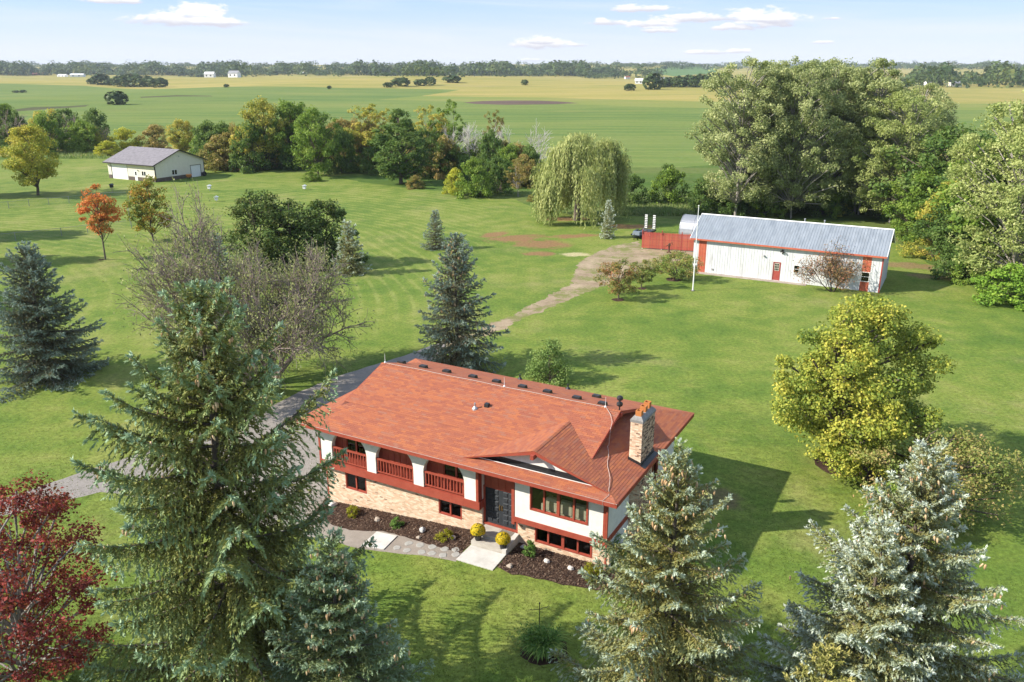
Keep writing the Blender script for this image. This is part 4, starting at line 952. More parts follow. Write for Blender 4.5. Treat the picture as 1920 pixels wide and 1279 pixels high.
# trailer with two upright striped ramps
def trailer():
    a, b = at(1192, 449), at(1219, 436.5); d = (b-a).normalized(); rz = math.atan2(d.y, d.x); L = 5.6
    E = empty('car_trailer', a, rz); tag(E, 'low black car trailer with two white striped ramps standing upright', 'trailer')
    q = MB(); q.box(.5, -.95, .48, L, .95, .58); q.box(.5, -1.0, .38, L, -.9, .62); q.box(.5, .9, .38, L, 1.0, .62); q.build('deck', M_DARK, E)
    q = MB(); q.tube([(-.9, 0, .45), (.6, -.7, .45)], .06, 6); q.tube([(-.9, 0, .45), (.6, .7, .45)], .06, 6); q.tube([(-.7, 0, 0), (-.7, 0, .95)], .05, 6); q.build('tongue', M_DARK, E)
    q = MB(); q.hexa([(-.1, -.55, .62), (.5, -.6, .62), (.5, .6, .62), (-.1, .55, .62)], [(0, -.5, 1.05), (.5, -.55, 1.15), (.5, .55, 1.15), (0, .5, 1.05)]); q.build('tool_box', surf('slate_box', [(.12, .15, .18), (.17, .20, .23)], 4, 3, .5), E)
    for x in (2.5, 3.35):
        for y in (-1.08, 1.08):
            q = MB(); q.lathe([(.16, -.1), (.32, -.1), (.35, -.05), (.35, .05), (.32, .1), (.16, .1)], n=16); q.v = [(vx+x, vz+y, vy+.35) for vx, vy, vz in q.v]; w = q.build('wheel', M_TYRE, E)
            q = MB(); q.lathe([(.05, -.06), (.17, -.05), (.17, .05), (.05, .06)], n=12); q.v = [(vx+x, vz*1.9+y, vy+.35) for vx, vy, vz in q.v]; q.build('rim', M_METAL, w)
    for y in (-1.1, 1.1): q = MB(); q.hexa([(2.05, y-.16, .72), (3.8, y-.16, .72), (3.8, y+.16, .72), (2.05, y+.16, .72)], [(2.25, y-.16, .8), (3.6, y-.16, .8), (3.6, y+.16, .8), (2.25, y+.16, .8)]); q.build('mudguard', M_DARK, E)
    for y in (-.86, .40):
        q = MB(); q.box(L-.06, y, .6, L-.01, y+.05, 2.75); q.box(L-.06, y+.45, .6, L-.01, y+.5, 2.75); RP = q.build('ramp', M_DARK, E)
        for k in range(8): q = MB(); q.box(L-.075, y+.051, .72+k*.26, L-.012, y+.449, .87+k*.26); q.build('ramp_rung', M_WHITE, RP)
        q = MB(); q.tube([(L-.05, y+.25, 1.9), (L-.9, y+.25, .6)], .025, 5); q.build('brace', M_METAL, E)
    q = MB(); q.tube([(.9, -.3, .66), (3.6, .3, .9)], .05, 6); q.build('pole', M_METAL, E); q = MB(); q.tube([(1.1, .3, .66), (3.2, -.5, .75)], .06, 6); q.build('beam', M_RED, E)
    for y in (-.8, .8): q = MB(); q.box(L+.0, y-.1, .42, L+.03, y+.1, .52); q.build('tail_light', M_DOORR, E)
trailer()
# arched metal shelter half hidden by the barn
def quonset():
    a = at(1272, 447); E = empty('arched_shelter', a, ROT); tag(E, 'grey arched metal shelter half hidden behind the left end of the barn', 'shelter')
    r, hgt, L = 2.3, 3.1, 8.5; n = 18
    prof = [(r-r*math.cos(math.pi*k/n)*1.0, hgt*math.sin(math.pi*k/n)**.75) for k in range(n+1)]
    m = surf('dull_galvanised_sheet', [(.29, .30, .33), (.37, .38, .41)], 2, 5, .45, metal=.5, stretch=(1, 6, 1))
    q = MB()
    for k in range(n): 
        (y0, z0), (y1, z1) = prof[k], prof[k+1]; q.hexa([(0, y0, z0), (L, y0, z0), (L, y1, z1), (0, y1, z1)], [(0, y0, z0+.03), (L, y0, z0+.03), (L, y1, z1+.03), (0, y1, z1+.03)])
    SH = q.build('shell', m, E)
    for x in (.02, 1.9, 3.8, 5.7): q = MB(); q.tube([(x, y, z+.03) for y, z in prof], .05, 5); q.build('rib', m, SH)
    q = MB(); q.prism_x(prof, .12, .16); q.build('end_panel', m, E)
    q = MB(); q.box(-.05, .3, 0, .05, .45, 1.2); q.build('end_post', M_DOORR, E)
quonset()
# old pump before the fence
p = at(1254, 474); E = empty('hand_pump', p, .4); tag(E, 'small dark rusted pump standing before the red fence', 'pump')
mr = surf('rusted_iron', [(.06, .03, .022), (.13, .065, .045)], 6, 5, .9)
q = MB(); q.lathe([(.28, 0), (.3, .1), (.16, .2), (.11, .3), (.11, .85), (.17, .9), (.17, 1.2), (.06, 1.3)], n=10); q.build('barrel', mr, E)
q = MB(); q.tube([(0, 0, 1.15), (.45, .05, 1.35), (.6, .05, .95)], .035, 5); q.build('handle', mr, E); q = MB(); q.tube([(-.1, 0, 1.0), (-.4, 0, 1.0), (-.45, 0, .85)], .05, 6); q.build('spout', mr, E)
# flagpole
p = at(1299, 545); E = empty('flagpole', p); h = tall(p, 387); tag(E, 'tall thin white flagpole on the lawn before the barn', 'flagpole')
q = MB(); q.tube([(0, 0, -.1), (0, 0, h*.45), (0, 0, h)], [.075, .06, .035], 8); q.build('pole', M_WHITE, E); q = MB(); q.lathe([(.02, 0), (.07, .04), (.07, .09), (.02, .13)], (0, 0, h), 8); q.build('finial', M_WHITE, E); q = MB(); q.lathe([(.16, -.05), (.14, .08), (.08, .1)], n=10); q.build('collar', M_METAL, E)

# ------------------------------------------------------------------ far shed with the grey roof
def shed():
    s0 = at(293, 342); E = empty('pole_shed', s0, ROT); tag(E, 'cream pole shed with grey roof and dark wainscot on the far lawn', 'shed')
    L, D, ZW, Z0 = 15.2, 13.2, 3.75, -.25; ap = D/2; za = 6.25
    gd, pd, wf = (-14.0, -8.8, -.1, 3.2), (-6.6, -5.75, -.1, 2.08), (-4.2, -3.02, 1.2, 2.08)
    mb = MB(); wall_boxes(mb, -L, -.01, .8, ZW, [(gd[0], gd[1], .8, gd[3]), (pd[0], pd[1], .8, pd[3]), wf], 0, .15); mb.build('front_wall', M_CREAM, E)
    mb = MB(); wall_boxes(mb, -L, -.01, Z0, .8, [(gd[0], gd[1], Z0, .8), (pd[0], pd[1], Z0, .8)], -.02, .14); mb.build('wainscot', M_WAINS, E)
    ed, ew = (9.45, 12.15, -.2, 2.55), (4.36, 5.65, 1.15, 2.08)
    mb = MB()
    for (a, b, c, d) in ((.16, 4.36, .8, ZW), (4.36, 5.65, .8, 1.15), (4.36, 5.65, 2.08, ZW), (5.65, 9.45, .8, ZW), (9.45, 12.15, 2.55, ZW), (12.15, D-.16, .8, ZW)): mb.box(-.15, a, c, 0, b, d)
    mb.prism_x([(.0, ZW), (D, ZW), (ap, za-.12)], -.15, 0); mb.build('gable_wall', M_CREAM, E)
    mb = MB()
    for a, b in ((.0, 9.45), (12.15, D)): mb.box(-.14, a, Z0, .02, b, .8)
    mb.build('wainscot', M_WAINS, E)
    mb = MB(); mb.box(-L, D-.15, Z0, 0, D, ZW); mb.build('back_wall', M_CREAM, E)
    mb = MB(); mb.prism_x([(.16, Z0), (D-.16, Z0), (D-.16, ZW), (ap, za-.12), (.16, ZW)], -L, -L+.15); mb.build('gable_wall', M_CREAM, E)
    sl = (za-ZW)/ap; o = .75
    for s in (0, 1):
        ya, yb = (-o, ap) if s == 0 else (D+o, ap)
        q = MB(); q.slab([(-L-.5, ya, ZW-o*sl+.1), (.5, ya, ZW-o*sl+.1), (.5, yb, za+.1), (-L-.5, yb, za+.1)], .1); q.build('roof_slope', M_GREYROOF, E)
        q = MB(); q.hexa([(.501, ya, ZW-o*sl-.1), (.54, ya, ZW-o*sl-.1), (.54, yb, za-.1), (.501, yb, za-.1)], [(.501, ya, ZW-o*sl+.1), (.54, ya, ZW-o*sl+.1), (.54, yb, za+.1), (.501, yb, za+.1)]); q.build('rake_trim', M_BLACKT, E)
    q = MB(); q.box(-L-.5, -o-.04, ZW-o*sl-.12, .5, -o-.005, ZW-o*sl+.1); q.build('fascia', M_BLACKT, E)
    q = MB(); q.box(-L-.5, -o, ZW-o*sl-.14, .5, -.01, ZW-o*sl-.11); q.build('soffit', M_CREAM, E)
    for a in ((.025, -.03, Z0, .07, .14, ZW), (.025, D-.1, Z0, .07, D+.03, ZW), (-.06, -.07, Z0, .02, -.025, ZW-.2)): q = MB(); q.box(*a); q.build('corner_trim', M_BLACKT, E)
    q = MB(); q.box(gd[0], .04, Z0, gd[1], .09, gd[3]); G = q.build('garage_door', M_WHITE, E)
    for k in range(1, 5): q = MB(); q.box(gd[0], .03, gd[2]+k*.66-.012, gd[1], .039, gd[2]+k*.66+.012); q.build('door_seam', M_METAL, G)
    q = MB(); q.box(-.1, ed[0], Z0, -.05, ed[1], ed[3]); G = q.build('garage_door', M_WHITE, E)
    q = MB(); q.box(.001, ed[0]-.1, Z0, .04, ed[0], ed[3]+.1); q.box(.001, ed[1], Z0, .04, ed[1]+.1, ed[3]+.1); q.box(.001, ed[0], ed[3], .04, ed[1], ed[3]+.1); q.build('frame', M_BLACKT, G)
    q = MB(); q.box(gd[0]-.1, -.03, Z0, gd[0], -.021, gd[3]+.1); q.box(gd[1], -.03, Z0, gd[1]+.06, -.021, gd[3]+.1); q.build('frame', M_BLACKT, G)
    q = MB(); q.box(pd[0], -.01, Z0, pd[1], .05, pd[3]); G = q.build('door', M_WHITE, E); q = MB(); q.box(pd[0]+.2, -.03, 1.1, pd[1]-.2, -.011, 1.9); q.build('pane', M_GLASS2, G)
    for w in ((wf[0], wf[1]),):
        q = MB(); wall_boxes(q, wf[0]-.06, wf[1]+.06, wf[2]-.06, wf[3]+.06, [(wf[0], (wf[0]+wf[1])/2-.06, wf[2], wf[3]), ((wf[0]+wf[1])/2+.06, wf[1], wf[2], wf[3])], -.04, .1); G = q.build('window', M_WHITE, E); q = MB(); q.box(wf[0], .04, wf[2], wf[1], .05, wf[3]); q.build('pane', M_GLASS2, G)
    q = MB(); q.box(-.1, ew[0]-.06, ew[2]-.06, .03, ew[1]+.06, ew[2]); q.box(-.1, ew[0]-.06, ew[3], .03, ew[1]+.06, ew[3]+.06); q.box(-.1, ew[0]-.06, ew[2], .03, ew[0], ew[3]); q.box(-.1, ew[1], ew[2], .03, ew[1]+.06, ew[3]); q.box(-.1, (ew[0]+ew[1])/2-.05, ew[2], .03, (ew[0]+ew[1])/2+.05, ew[3]); G = q.build('window', M_WHITE, E)
    q = MB(); q.box(-.05, ew[0], ew[2], -.04, ew[1], ew[3]); q.build('pane', M_GLASS2, G)
    q = MB(); q.lathe([(.16, 0), (.14, .1), (.04, .16)], (-5.3, -.12, 2.15), 8); q.build('wall_lamp', M_DARK, E)
    q = MB(); q.box(.001, ap-.12, 4.7, .06, ap+.12, 5.0); q.build('gable_vent', M_METAL, E)
shed()
def ground_box(nm, c, rz, parts, lab, cat): pass
p = at(355, 336); E = empty('wheelbarrow', p, 1.9); tag(E, 'orange wheelbarrow parked against the gable end of the cream shed', 'wheelbarrow')
mo = surf('orange_tub', [(.52, .16, .03), (.60, .22, .05)], 4, 3, .5)
q = MB(); q.hexa([(-.5, -.4, .45), (.7, -.4, .45), (.7, .4, .45), (-.5, .4, .45)], [(-.8, -.6, 1.0), (1.0, -.6, 1.0), (1.0, .6, 1.0), (-.8, .6, 1.0)]); q.build('tub', mo, E)
q = MB(); q.tube([(1.0, -.3, .35), (-1.4, -.35, .6)], .035, 5); q.tube([(1.0, .3, .35), (-1.4, .35, .6)], .035, 5); q.tube([(-.4, -.35, .5), (-.5, -.35, 0)], .03, 5); q.tube([(-.4, .35, .5), (-.5, .35, 0)], .03, 5); q.build('frame', M_DARK, E)
q = MB(); q.lathe([(.08, -.07), (.24, -.06), (.24, .06), (.08, .07)], n=14); q.v = [(x+1.05, z, y+.24) for x, y, z in q.v]; q.build('wheel', M_TYRE, E)
p = at(384, 330); q = MB(); q.lathe([(.28, -.14), (.5, -.12), (.55, 0), (.5, .12), (.28, .14)], n=20); q.v = [(z, x, y+.5) for x, y, z in q.v]; E = empty('tractor_tyre', p, ROT); tag(E, 'black tyre leaning at the back corner of the cream shed', 'tyre'); q.build('tread', M_TYRE, E); q = MB(); q.lathe([(.1, -.05), (.26, -.06), (.26, .06), (.1, .05)], n=14); q.v = [(z, x, y+.5) for x, y, z in q.v]; q.build('rim', M_WHITE, E)

# nest boxes on posts
def nest_box(u, vb, vt, white, lab):
    p = at(u, vb); h = tall(p, vt); E = empty('nest_box', p, random.uniform(-.5, .5)); tag(E, lab, 'nest box', 'nest boxes on posts on the back lawn')
    q = MB(); q.tube([(0, 0, -.1), (0, 0, h-.7)], .05, 6); q.build('post', M_WOODP if not white else M_METAL, E)
    q = MB(); q.box(-.26, -.24, h-.72, .26, .24, h-.14); q.build('box', M_WHITE if white else M_DARK, E)
    q = MB(); q.prism_y([(-.42, h-.16), (.42, h-.16), (0, h+.08)], -.36, .36); q.build('roof', M_WHITE if white else surf('dark_tin', [(.05, .055, .06), (.08, .085, .09)], 4), E)
    q = MB(); q.lathe([(.06, 0), (.06, .01)], n=8); q.v = [(x, -.245-z, y+h-.4) for x, y, z in q.v]; q.build('hole', M_DARK, E)
nest_box(211, 362, 345, False, 'dark nest box on a tall post in front of the cream shed')
nest_box(393, 358, 347, True, 'white nest box nearest the right side of the cream shed'); nest_box(406, 378, 368, True, 'white nest box just above the bare tree crown'); nest_box(571, 356, 347, True, 'lone white nest box on the lawn before the hedgerow trees')
# wire fence on the left lawn
def wire_fence():
    E = empty('wire_fence', at(130, 383)); tag(E, 'low chain link fence round the yard on the far left lawn', 'fence'); base = E.location.copy()
    runs = [[(-70, 398), (17, 391), (55, 387), (92, 384), (130, 381), (190, 374), (248, 372)], [(248, 372), (240, 398), (247, 428)], [(247, 428), (205, 432), (165, 437), (116, 443), (30, 452), (-70, 462)]]
    m = surf('galvanised_wire', [(.20, .21, .21), (.28, .29, .29)], 4, 3, .5, metal=.4); pm = MB(); pm.tube([(0, 0, -.1), (0, 0, 1.25)], .045, 6); pme = pm.mesh('post', m)
    w = MB(); r = MB()
    for run in runs:
        P = [at(*q_) for q_ in run]
        for a, b in zip(P, P[1:]):
            n = max(1, int((b-a).length/3.2))
            for k in range(n): link('post', pme, E, a.lerp(b, k/n)-base)
            d = (b-a).normalized(); r.tube([a-base+Vector((0, 0, 1.2)), b-base+Vector((0, 0, 1.2))], .022, 4)
            L = (b-a).length; k = 0.
            while k < L:
                for s in (1, -1):
                    p0 = a+d*k-base; p1 = a+d*(k+s*.9)-base; sd = Vector((-d.y, d.x, 0))*.004
                    w.poly([p0+Vector((0, 0, .05))-d*.006, p0+Vector((0, 0, .05))+d*.006, p1+Vector((0, 0, 1.2))+d*.006, p1+Vector((0, 0, 1.2))-d*.006])
                k += .2
    stuff(w.build('wire_mesh', m, E)); r.build('top_rail', m, E)
wire_fence()
# shepherd hook in the garden clump
p = at(1011, 1197); E = empty('plant_hook', p, .3); h = tall(p, 1133); tag(E, 'black metal garden hook with crossed arms standing in the leafy clump', 'garden hook')
q = MB(); q.tube([(0, 0, -.1), (0, 0, h)], .018, 6); q.build('pole', M_DARK, E)
for s in (1, -1): q = MB(); q.tube([(0, 0, h-.28), (s*.12, 0, h-.22), (s*.32, 0, h-.22), (s*.4, 0, h-.16), (s*.44, 0, h-.2)], .013, 5); q.build('arm', M_DARK, E)
q = MB(); q.lathe([(.015, 0), (.04, .03), (.02, .09)], (0, 0, h), 8); q.build('finial', M_DARK, E)
# ------------------------------------------------------------------ plants
def unit(a): return a/np.maximum(np.linalg.norm(a, axis=-1, keepdims=True), 1e-9)
def segs(P0, P1, R0, R1, n=5):
    """tapered limbs from arrays of end points"""
    P0, P1 = np.asarray(P0, float), np.asarray(P1, float); R0, R1 = np.asarray(R0, float), np.asarray(R1, float)
    d = unit(P1-P0); ref = np.where(np.abs(d[:, 2:3]) < .9, np.array([[0, 0, 1.]]), np.array([[1., 0, 0]]))
    a = unit(np.cross(d, ref)); b = np.cross(d, a); w = 2*np.pi*np.arange(n)/n
    off = np.cos(w)[None, :, None]*a[:, None]+np.sin(w)[None, :, None]*b[:, None]
    V = np.stack([P0[:, None]+off*R0[:, None, None], P1[:, None]+off*R1[:, None, None]], 1).reshape(-1, 3)
    m = len(P0); k = np.arange(n); f = np.stack([k, (k+1) % n, n+(k+1) % n, n+k], 1)
    return V, (np.arange(m)[:, None, None]*2*n+f[None]).reshape(-1, 4)
class Limbs:
    def __init__(s): s.a = []; s.b = []; s.ra = []; s.rb = []
    def path(s, pts, r0, r1):
        n = len(pts)-1
        for i in range(n):
            s.a.append(pts[i]); s.b.append(pts[i+1]); s.ra.append(r0+(r1-r0)*i/n); s.rb.append(r0+(r1-r0)*(i+1)/n)
    def mesh(s, name, m, n=5): 
        V, F = segs(s.a, s.b, s.ra, s.rb, n); return np_mesh(name, V, F, m, None, True)
def leaves(P, Nrm, size, r, spread=1.1, aspect=.62, fold=True):
    """rhombic leaves at P, facing roughly Nrm"""
    n = len(P); Nn = unit(Nrm+r.normal(0, spread, (n, 3))); t = unit(np.cross(Nn, r.normal(0, 1, (n, 3)))); b = np.cross(Nn, t)
    size = np.broadcast_to(size, (n,))[:, None]; L = t*size*.5; Wd = b*size*.5*aspect; up = Nn*size*.10
    V = np.stack([P-L, P+Wd+up, P+L, P-Wd+up], 1).reshape(-1, 3)
    return V, np.arange(4*n).reshape(n, 4)
def bark(name, a, b): return surf(name, [a, tuple((x+y)/2 for x, y in zip(a, b)), b], 3, 5, .95, .6, 14, stretch=(3, 3, .7))
M_BARK = bark('grey_brown_bark', (.075, .058, .045), (.17, .14, .11)); M_BARKP = bark('pale_bark', (.20, .18, .16), (.36, .33, .30)); M_BARKD = bark('dark_bark', (.045, .034, .027), (.11, .085, .065))

def crown_pts(r, n, prof, H, R, z0, wob):
    """n points spread through a crown whose radius at relative height t is R*prof(t)"""
    out = []
    lob = r.uniform(0, 6.28, 6)
    while len(out) < n:
        t = r.random(); a = r.uniform(0, 6.28)
        k = 1+wob*(.5*math.sin(2*a+lob[0]+3*t)+.35*math.sin(3*a+lob[1]-5*t)+.3*math.sin(5*a+lob[2]+7*t))
        rad = R*prof(t)*k
        if r.random() > (rad/(R*1.25))**1.2: continue
        q = r.random()**.42
        out.append((rad*q*math.cos(a), rad*q*math.sin(a), z0+(H-z0)*t, q))
    return np.array(out)
PROF = {'round': lambda t: math.sqrt(max(0, 1-(2*t-.92)**2))**.8 if t < .96 else .25, 'egg': lambda t: (math.sin(math.pi*min(1, t*.93+.07))**.65)*(1-.25*t),
        'vase': lambda t: .35+.75*math.sin(math.pi*min(1, .12+t*.8)) if t < .97 else .4, 'column': lambda t: .75*math.sin(math.pi*min(1, .14+t*.84))**.5,
        'pyramid': lambda t: (1-t)**.62*(.55+.45*min(1, t*5)) + .05, 'bush': lambda t: math.sqrt(max(.05, 1-t*t*.95)), 'cotton': lambda t: (.55+.6*math.sin(math.pi*min(1, .1+t*.82)))*(1 if t < .93 else .6)}
def broadleaf(seed, H, R, z0, prof, nclump, nleaf, lsize, crc=.2, wob=.25, trunk_r=.2, stems=1, barkm=None, open_=.0, lean=0., flat=.72):
    r = np.random.default_rng(seed); C = crown_pts(r, nclump, PROF[prof], H, R, z0, wob)
    r0 = R*crc; L = Limbs(); fork = max(z0*.85, .12*H)
    tops = []
    for s in range(stems):
        a = r.uniform(0, 6.28); sp = 0 if stems == 1 else .12*R; tip = np.array([math.cos(a)*sp*3+lean*H*.2, math.sin(a)*sp*3, H*.82]); b0 = np.array([math.cos(a)*sp*.4, math.sin(a)*sp*.4, -.15])
        pts = [b0+(tip-b0)*k+np.r_[r.normal(0, .02*R, 2), 0]*(0 < k < 1) for k in np.linspace(0, 1, 7)]; L.path(pts, trunk_r*(1 if stems == 1 else .6), trunk_r*.12); tops.append(pts)
    for c in C[::2]:
        pts = tops[r.integers(len(tops))]; zz = max(fork*.8, c[2]-.55*math.hypot(c[0], c[1])-.1*H); k = min(5, max(0, int(zz/(H*.82)*6))); p = pts[k]+(pts[k+1]-pts[k])*min(1, max(0, zz/(H*.82)*6-k))
        e = c[:3]; mid = (p+e)/2+np.array([0, 0, .06*R])+r.normal(0, .03*R, 3); rr = trunk_r*(.34-.2*zz/H)
        L.path([p, mid, e], rr, .012*R)
    P = []; N = []; A = []
    per = max(4, int(nleaf/nclump))
    for c in C:
        n = int(per*r.uniform(.5, 1.5)); rc = r0*r.uniform(.65, 1.25); d = unit(r.normal(0, 1, (n, 3))); q = r.random((n, 1))**.45
        p = c[:3]+d*q*rc*np.array([1.1, 1.1, flat])
        ax = np.array([c[0], c[1], 0])*.5/max(R, .1)
        P.append(p); N.append(d*.8+ax+np.array([0, 0, .75])); A.append(np.clip(r.normal(.5, .17, n)+r.normal(0, .09), 0, 1))
    P = np.concatenate(P); N = np.concatenate(N); A = np.concatenate(A); P[:, 2] = np.maximum(P[:, 2], .04)
    V, F = leaves(P, N, lsize*r.uniform(.6, 1.3, len(P)), r)
    return L, V, F, np.repeat(A, 4)
def put_tree(name, p, rz, L, leaf, lm, bm, label, cat, group=None, nseg=5):
    E = empty(name, p, rz); tag(E, label, cat, group)
    if L is not None: link('trunk', L if isinstance(L, bpy.types.Mesh) else L.mesh(name+'_trunk', bm, nseg), E)
    if leaf is not None:
        me = leaf if isinstance(leaf, bpy.types.Mesh) else np_mesh(name+'_crown', leaf[0], leaf[1], lm, leaf[2])
        o = link('crown', me, E); o['kind'] = 'stuff'
        if me.materials[0] is not lm: o.material_slots[0].link = 'OBJECT'; o.material_slots[0].material = lm
    return E

# twig: a pair of crossed blades and a spray of needle bundles, along +x, one unit long
def twig_template(nb, wd):
    V = []; F = []
    def tri(a, b, c): F.append([len(V), len(V)+1, len(V)+2]); V.extend([a, b, c])
    for k in range(1 if nb < 4 else 2):
        w = np.pi*k/2+.4; d = np.array([0, math.cos(w), math.sin(w)])*wd*.42
        tri((0, 0, 0), tuple(np.array([.55, 0, 0])+d), (1.02, 0, 0)); tri((0, 0, 0), (1.02, 0, 0), tuple(np.array([.55, 0, 0])-d))
    for j in range(nb):
        w = j*2.4; a = .05+.85*j/nb; d = np.array([0, math.cos(w), math.sin(w)]); e = np.array([0, -math.sin(w), math.cos(w)])*wd*.24
        b0 = np.array([a, 0, 0])-d*.02; tip = np.array([a+.30, 0, 0])+d*wd
        tri(tuple(b0-e-np.array([.1, 0, 0])), tuple(b0+e+np.array([.05, 0, 0])), tuple(tip))
    return np.array(V, float), np.array(F, int)
def twigs(P, Dv, size, r, tmpl):
    TV, TF = tmpl; n = len(P); x = unit(Dv); t = unit(np.cross(x, r.normal(0, 1, (n, 3)))); b = np.cross(x, t)
    Vv = P[:, None]+size[:, None, None]*(TV[None, :, 0:1]*x[:, None]+TV[None, :, 1:2]*t[:, None]+TV[None, :, 2:3]*b[:, None])
    k = len(TV); return Vv.reshape(-1, 3), (np.arange(n)[:, None, None]*k+TF[None]).reshape(-1, 3)
def spruce(seed, H, R, z0, nwh, bl_step, tw, droop, hang, tmpl, bushy=1., gap=.12, tipup=.25, pexp=.82, perw=6, zthin=-9):
    r = np.random.default_rng(seed); L = Limbs(); TP = []; TD = []; TS = []; TA = []; cones = []
    L.path([np.array([0, 0, -.2])]+[np.array([.02*H*math.sin(k*1.7+seed)*.15, .02*H*math.cos(k*2.1)*.15, H*k/8]) for k in range(1, 9)], .021*H, .012)
    for i in range(nwh):
        f = (i+.3)/nwh; zb = z0+(H-z0)*f**.93; t = (zb-z0)/(H-z0)
        nb = max(4, int(perw*(1 if t < .85 else .75)))
        a0 = r.uniform(0, 6.28)
        for j in range(nb):
            if r.random() < gap: continue
            az = a0+2*math.pi*j/nb+r.normal(0, .16); Lb = (R*(1-t)**pexp+.28)*r.uniform(.66, 1.16)*(1+.13*math.sin(2*az+seed+t*7)+.09*math.sin(3*az-seed*2-t*11))
            el = D2R(-14+70*t**1.6+r.normal(0, 5)); n = 9; s = np.linspace(0, 1, n)
            o = np.array([math.cos(az), math.sin(az), 0]); sd = np.array([-math.sin(az), math.cos(az), 0])
            rad = Lb*s*math.cos(el); zz = zb+Lb*(s*math.sin(el)-droop*(1-t)*s**2+tipup*(1-t*.6)*s**3.2)
            pts = o[None]*rad[:, None]+sd[None]*(Lb*.05*r.normal()*s**2)[:, None]; pts[:, 2] = zz
            zk_ = zb+r.normal(0, .06); L.path([np.array([0, 0, zk_])]+[pts[k] for k in (2, 4, 6, 8)], .011*Lb+.008, .005)
            if t > .38 and t < .95 and r.random() < .85: cones.append(pts[r.integers(4, 9)]); cones.append(pts[r.integers(5, 9)])
            # side shoots
            m = max(3, int(Lb/(bl_step*(1 if zb > zthin else 2.4)))); ss = np.linspace(.10, .99, m)+r.normal(0, .012, m)
            for q, sv in enumerate(np.clip(ss, .06, 1)):
                k = sv*(n-1); k0 = min(n-2, int(k)); p = pts[k0]+(pts[k0+1]-pts[k0])*(k-k0); tg = unit(pts[k0+1]-pts[k0])
                side = 1 if q % 2 else -1
                lb = (.16+.36*Lb*(1-sv)**.75*min(1, .35+2.2*sv))*r.uniform(.7, 1.2); lb = min(lb, 1.15)
                dv = unit(tg*.75+sd*side*.85+np.array([0, 0, -hang*.45*(1-t)+r.normal(0, .08)]))
                nt = max(2, int(lb/(tw*.42))); u = (np.arange(nt)+.4)/nt
                pp = p[None]+dv[None]*(lb*u)[:, None]; pp[:, 2] -= hang*(lb*u)**2*.9*(1-.5*t)
                dd = dv[None]+r.normal(0, .42, (nt, 3)); dd[:, 2] -= hang*1.5*u*lb
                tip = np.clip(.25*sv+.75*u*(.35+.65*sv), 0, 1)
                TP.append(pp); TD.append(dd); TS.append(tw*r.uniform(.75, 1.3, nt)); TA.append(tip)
                if bushy > .5:                                      # shoots that stand up on the limb or hang below it
                    nn = 1+(r.random() < bushy-.5); TP.append(np.repeat(p[None], nn, 0)+r.normal(0, .03, (nn, 3))); TD.append(np.tile(tg*.8, (nn, 1))+r.normal(0, .35, (nn, 3))+np.array([0, 0, .28 if r.random() < .5 else -.6*hang-.2])); TS.append(tw*r.uniform(.8, 1.25, nn)); TA.append(np.full(nn, .2+.6*sv))
            ne = 4; TP.append(np.repeat(pts[-1][None], ne, 0)); TD.append(np.tile(unit(pts[-1]-pts[-2]), (ne, 1))+r.normal(0, .35, (ne, 3))); TS.append(tw*r.uniform(.9, 1.4, ne)); TA.append(np.ones(ne))
    nl = 26; zz = np.linspace(H-.9, H, nl); TP.append(np.c_[np.zeros(nl), np.zeros(nl), zz]); d = r.normal(0, .6, (nl, 3)); d[:, 2] = np.linspace(.3, 1.6, nl); TD.append(d); TS.append(tw*np.linspace(1.2, .9, nl)); TA.append(np.ones(nl)*.9)
    P = np.concatenate(TP); Dv = np.concatenate(TD); Sz = np.concatenate(TS); A = np.concatenate(TA)+r.normal(0, .1, len(P))
    P[:, 2] = np.maximum(P[:, 2], .05)
    V, F = twigs(P, Dv, Sz, r, tmpl)
    return L, (V, F, np.repeat(np.clip(A, 0, 1), len(tmpl[0]))), cones, len(P)
TW9 = twig_template(3, .46); TW6 = twig_template(4, .34); TW4 = twig_template(2, .4)
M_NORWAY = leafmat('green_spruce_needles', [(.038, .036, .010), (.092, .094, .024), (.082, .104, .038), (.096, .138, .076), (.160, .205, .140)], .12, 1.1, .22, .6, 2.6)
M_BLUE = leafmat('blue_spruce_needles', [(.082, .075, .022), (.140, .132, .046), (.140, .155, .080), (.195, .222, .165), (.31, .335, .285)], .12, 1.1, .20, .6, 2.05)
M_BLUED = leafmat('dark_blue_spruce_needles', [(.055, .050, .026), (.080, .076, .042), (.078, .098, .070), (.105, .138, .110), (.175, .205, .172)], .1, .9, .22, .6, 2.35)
M_PALESPR = leafmat('young_yellowish_needles', [(.12, .12, .03), (.20, .20, .06), (.30, .27, .10)], .12, 1., .2)
M_CONE = varmat('tan_cone', [(0, (.36, .22, .11)), (.5, (.50, .33, .18)), (1, (.62, .45, .27))], .8, .5, 90)
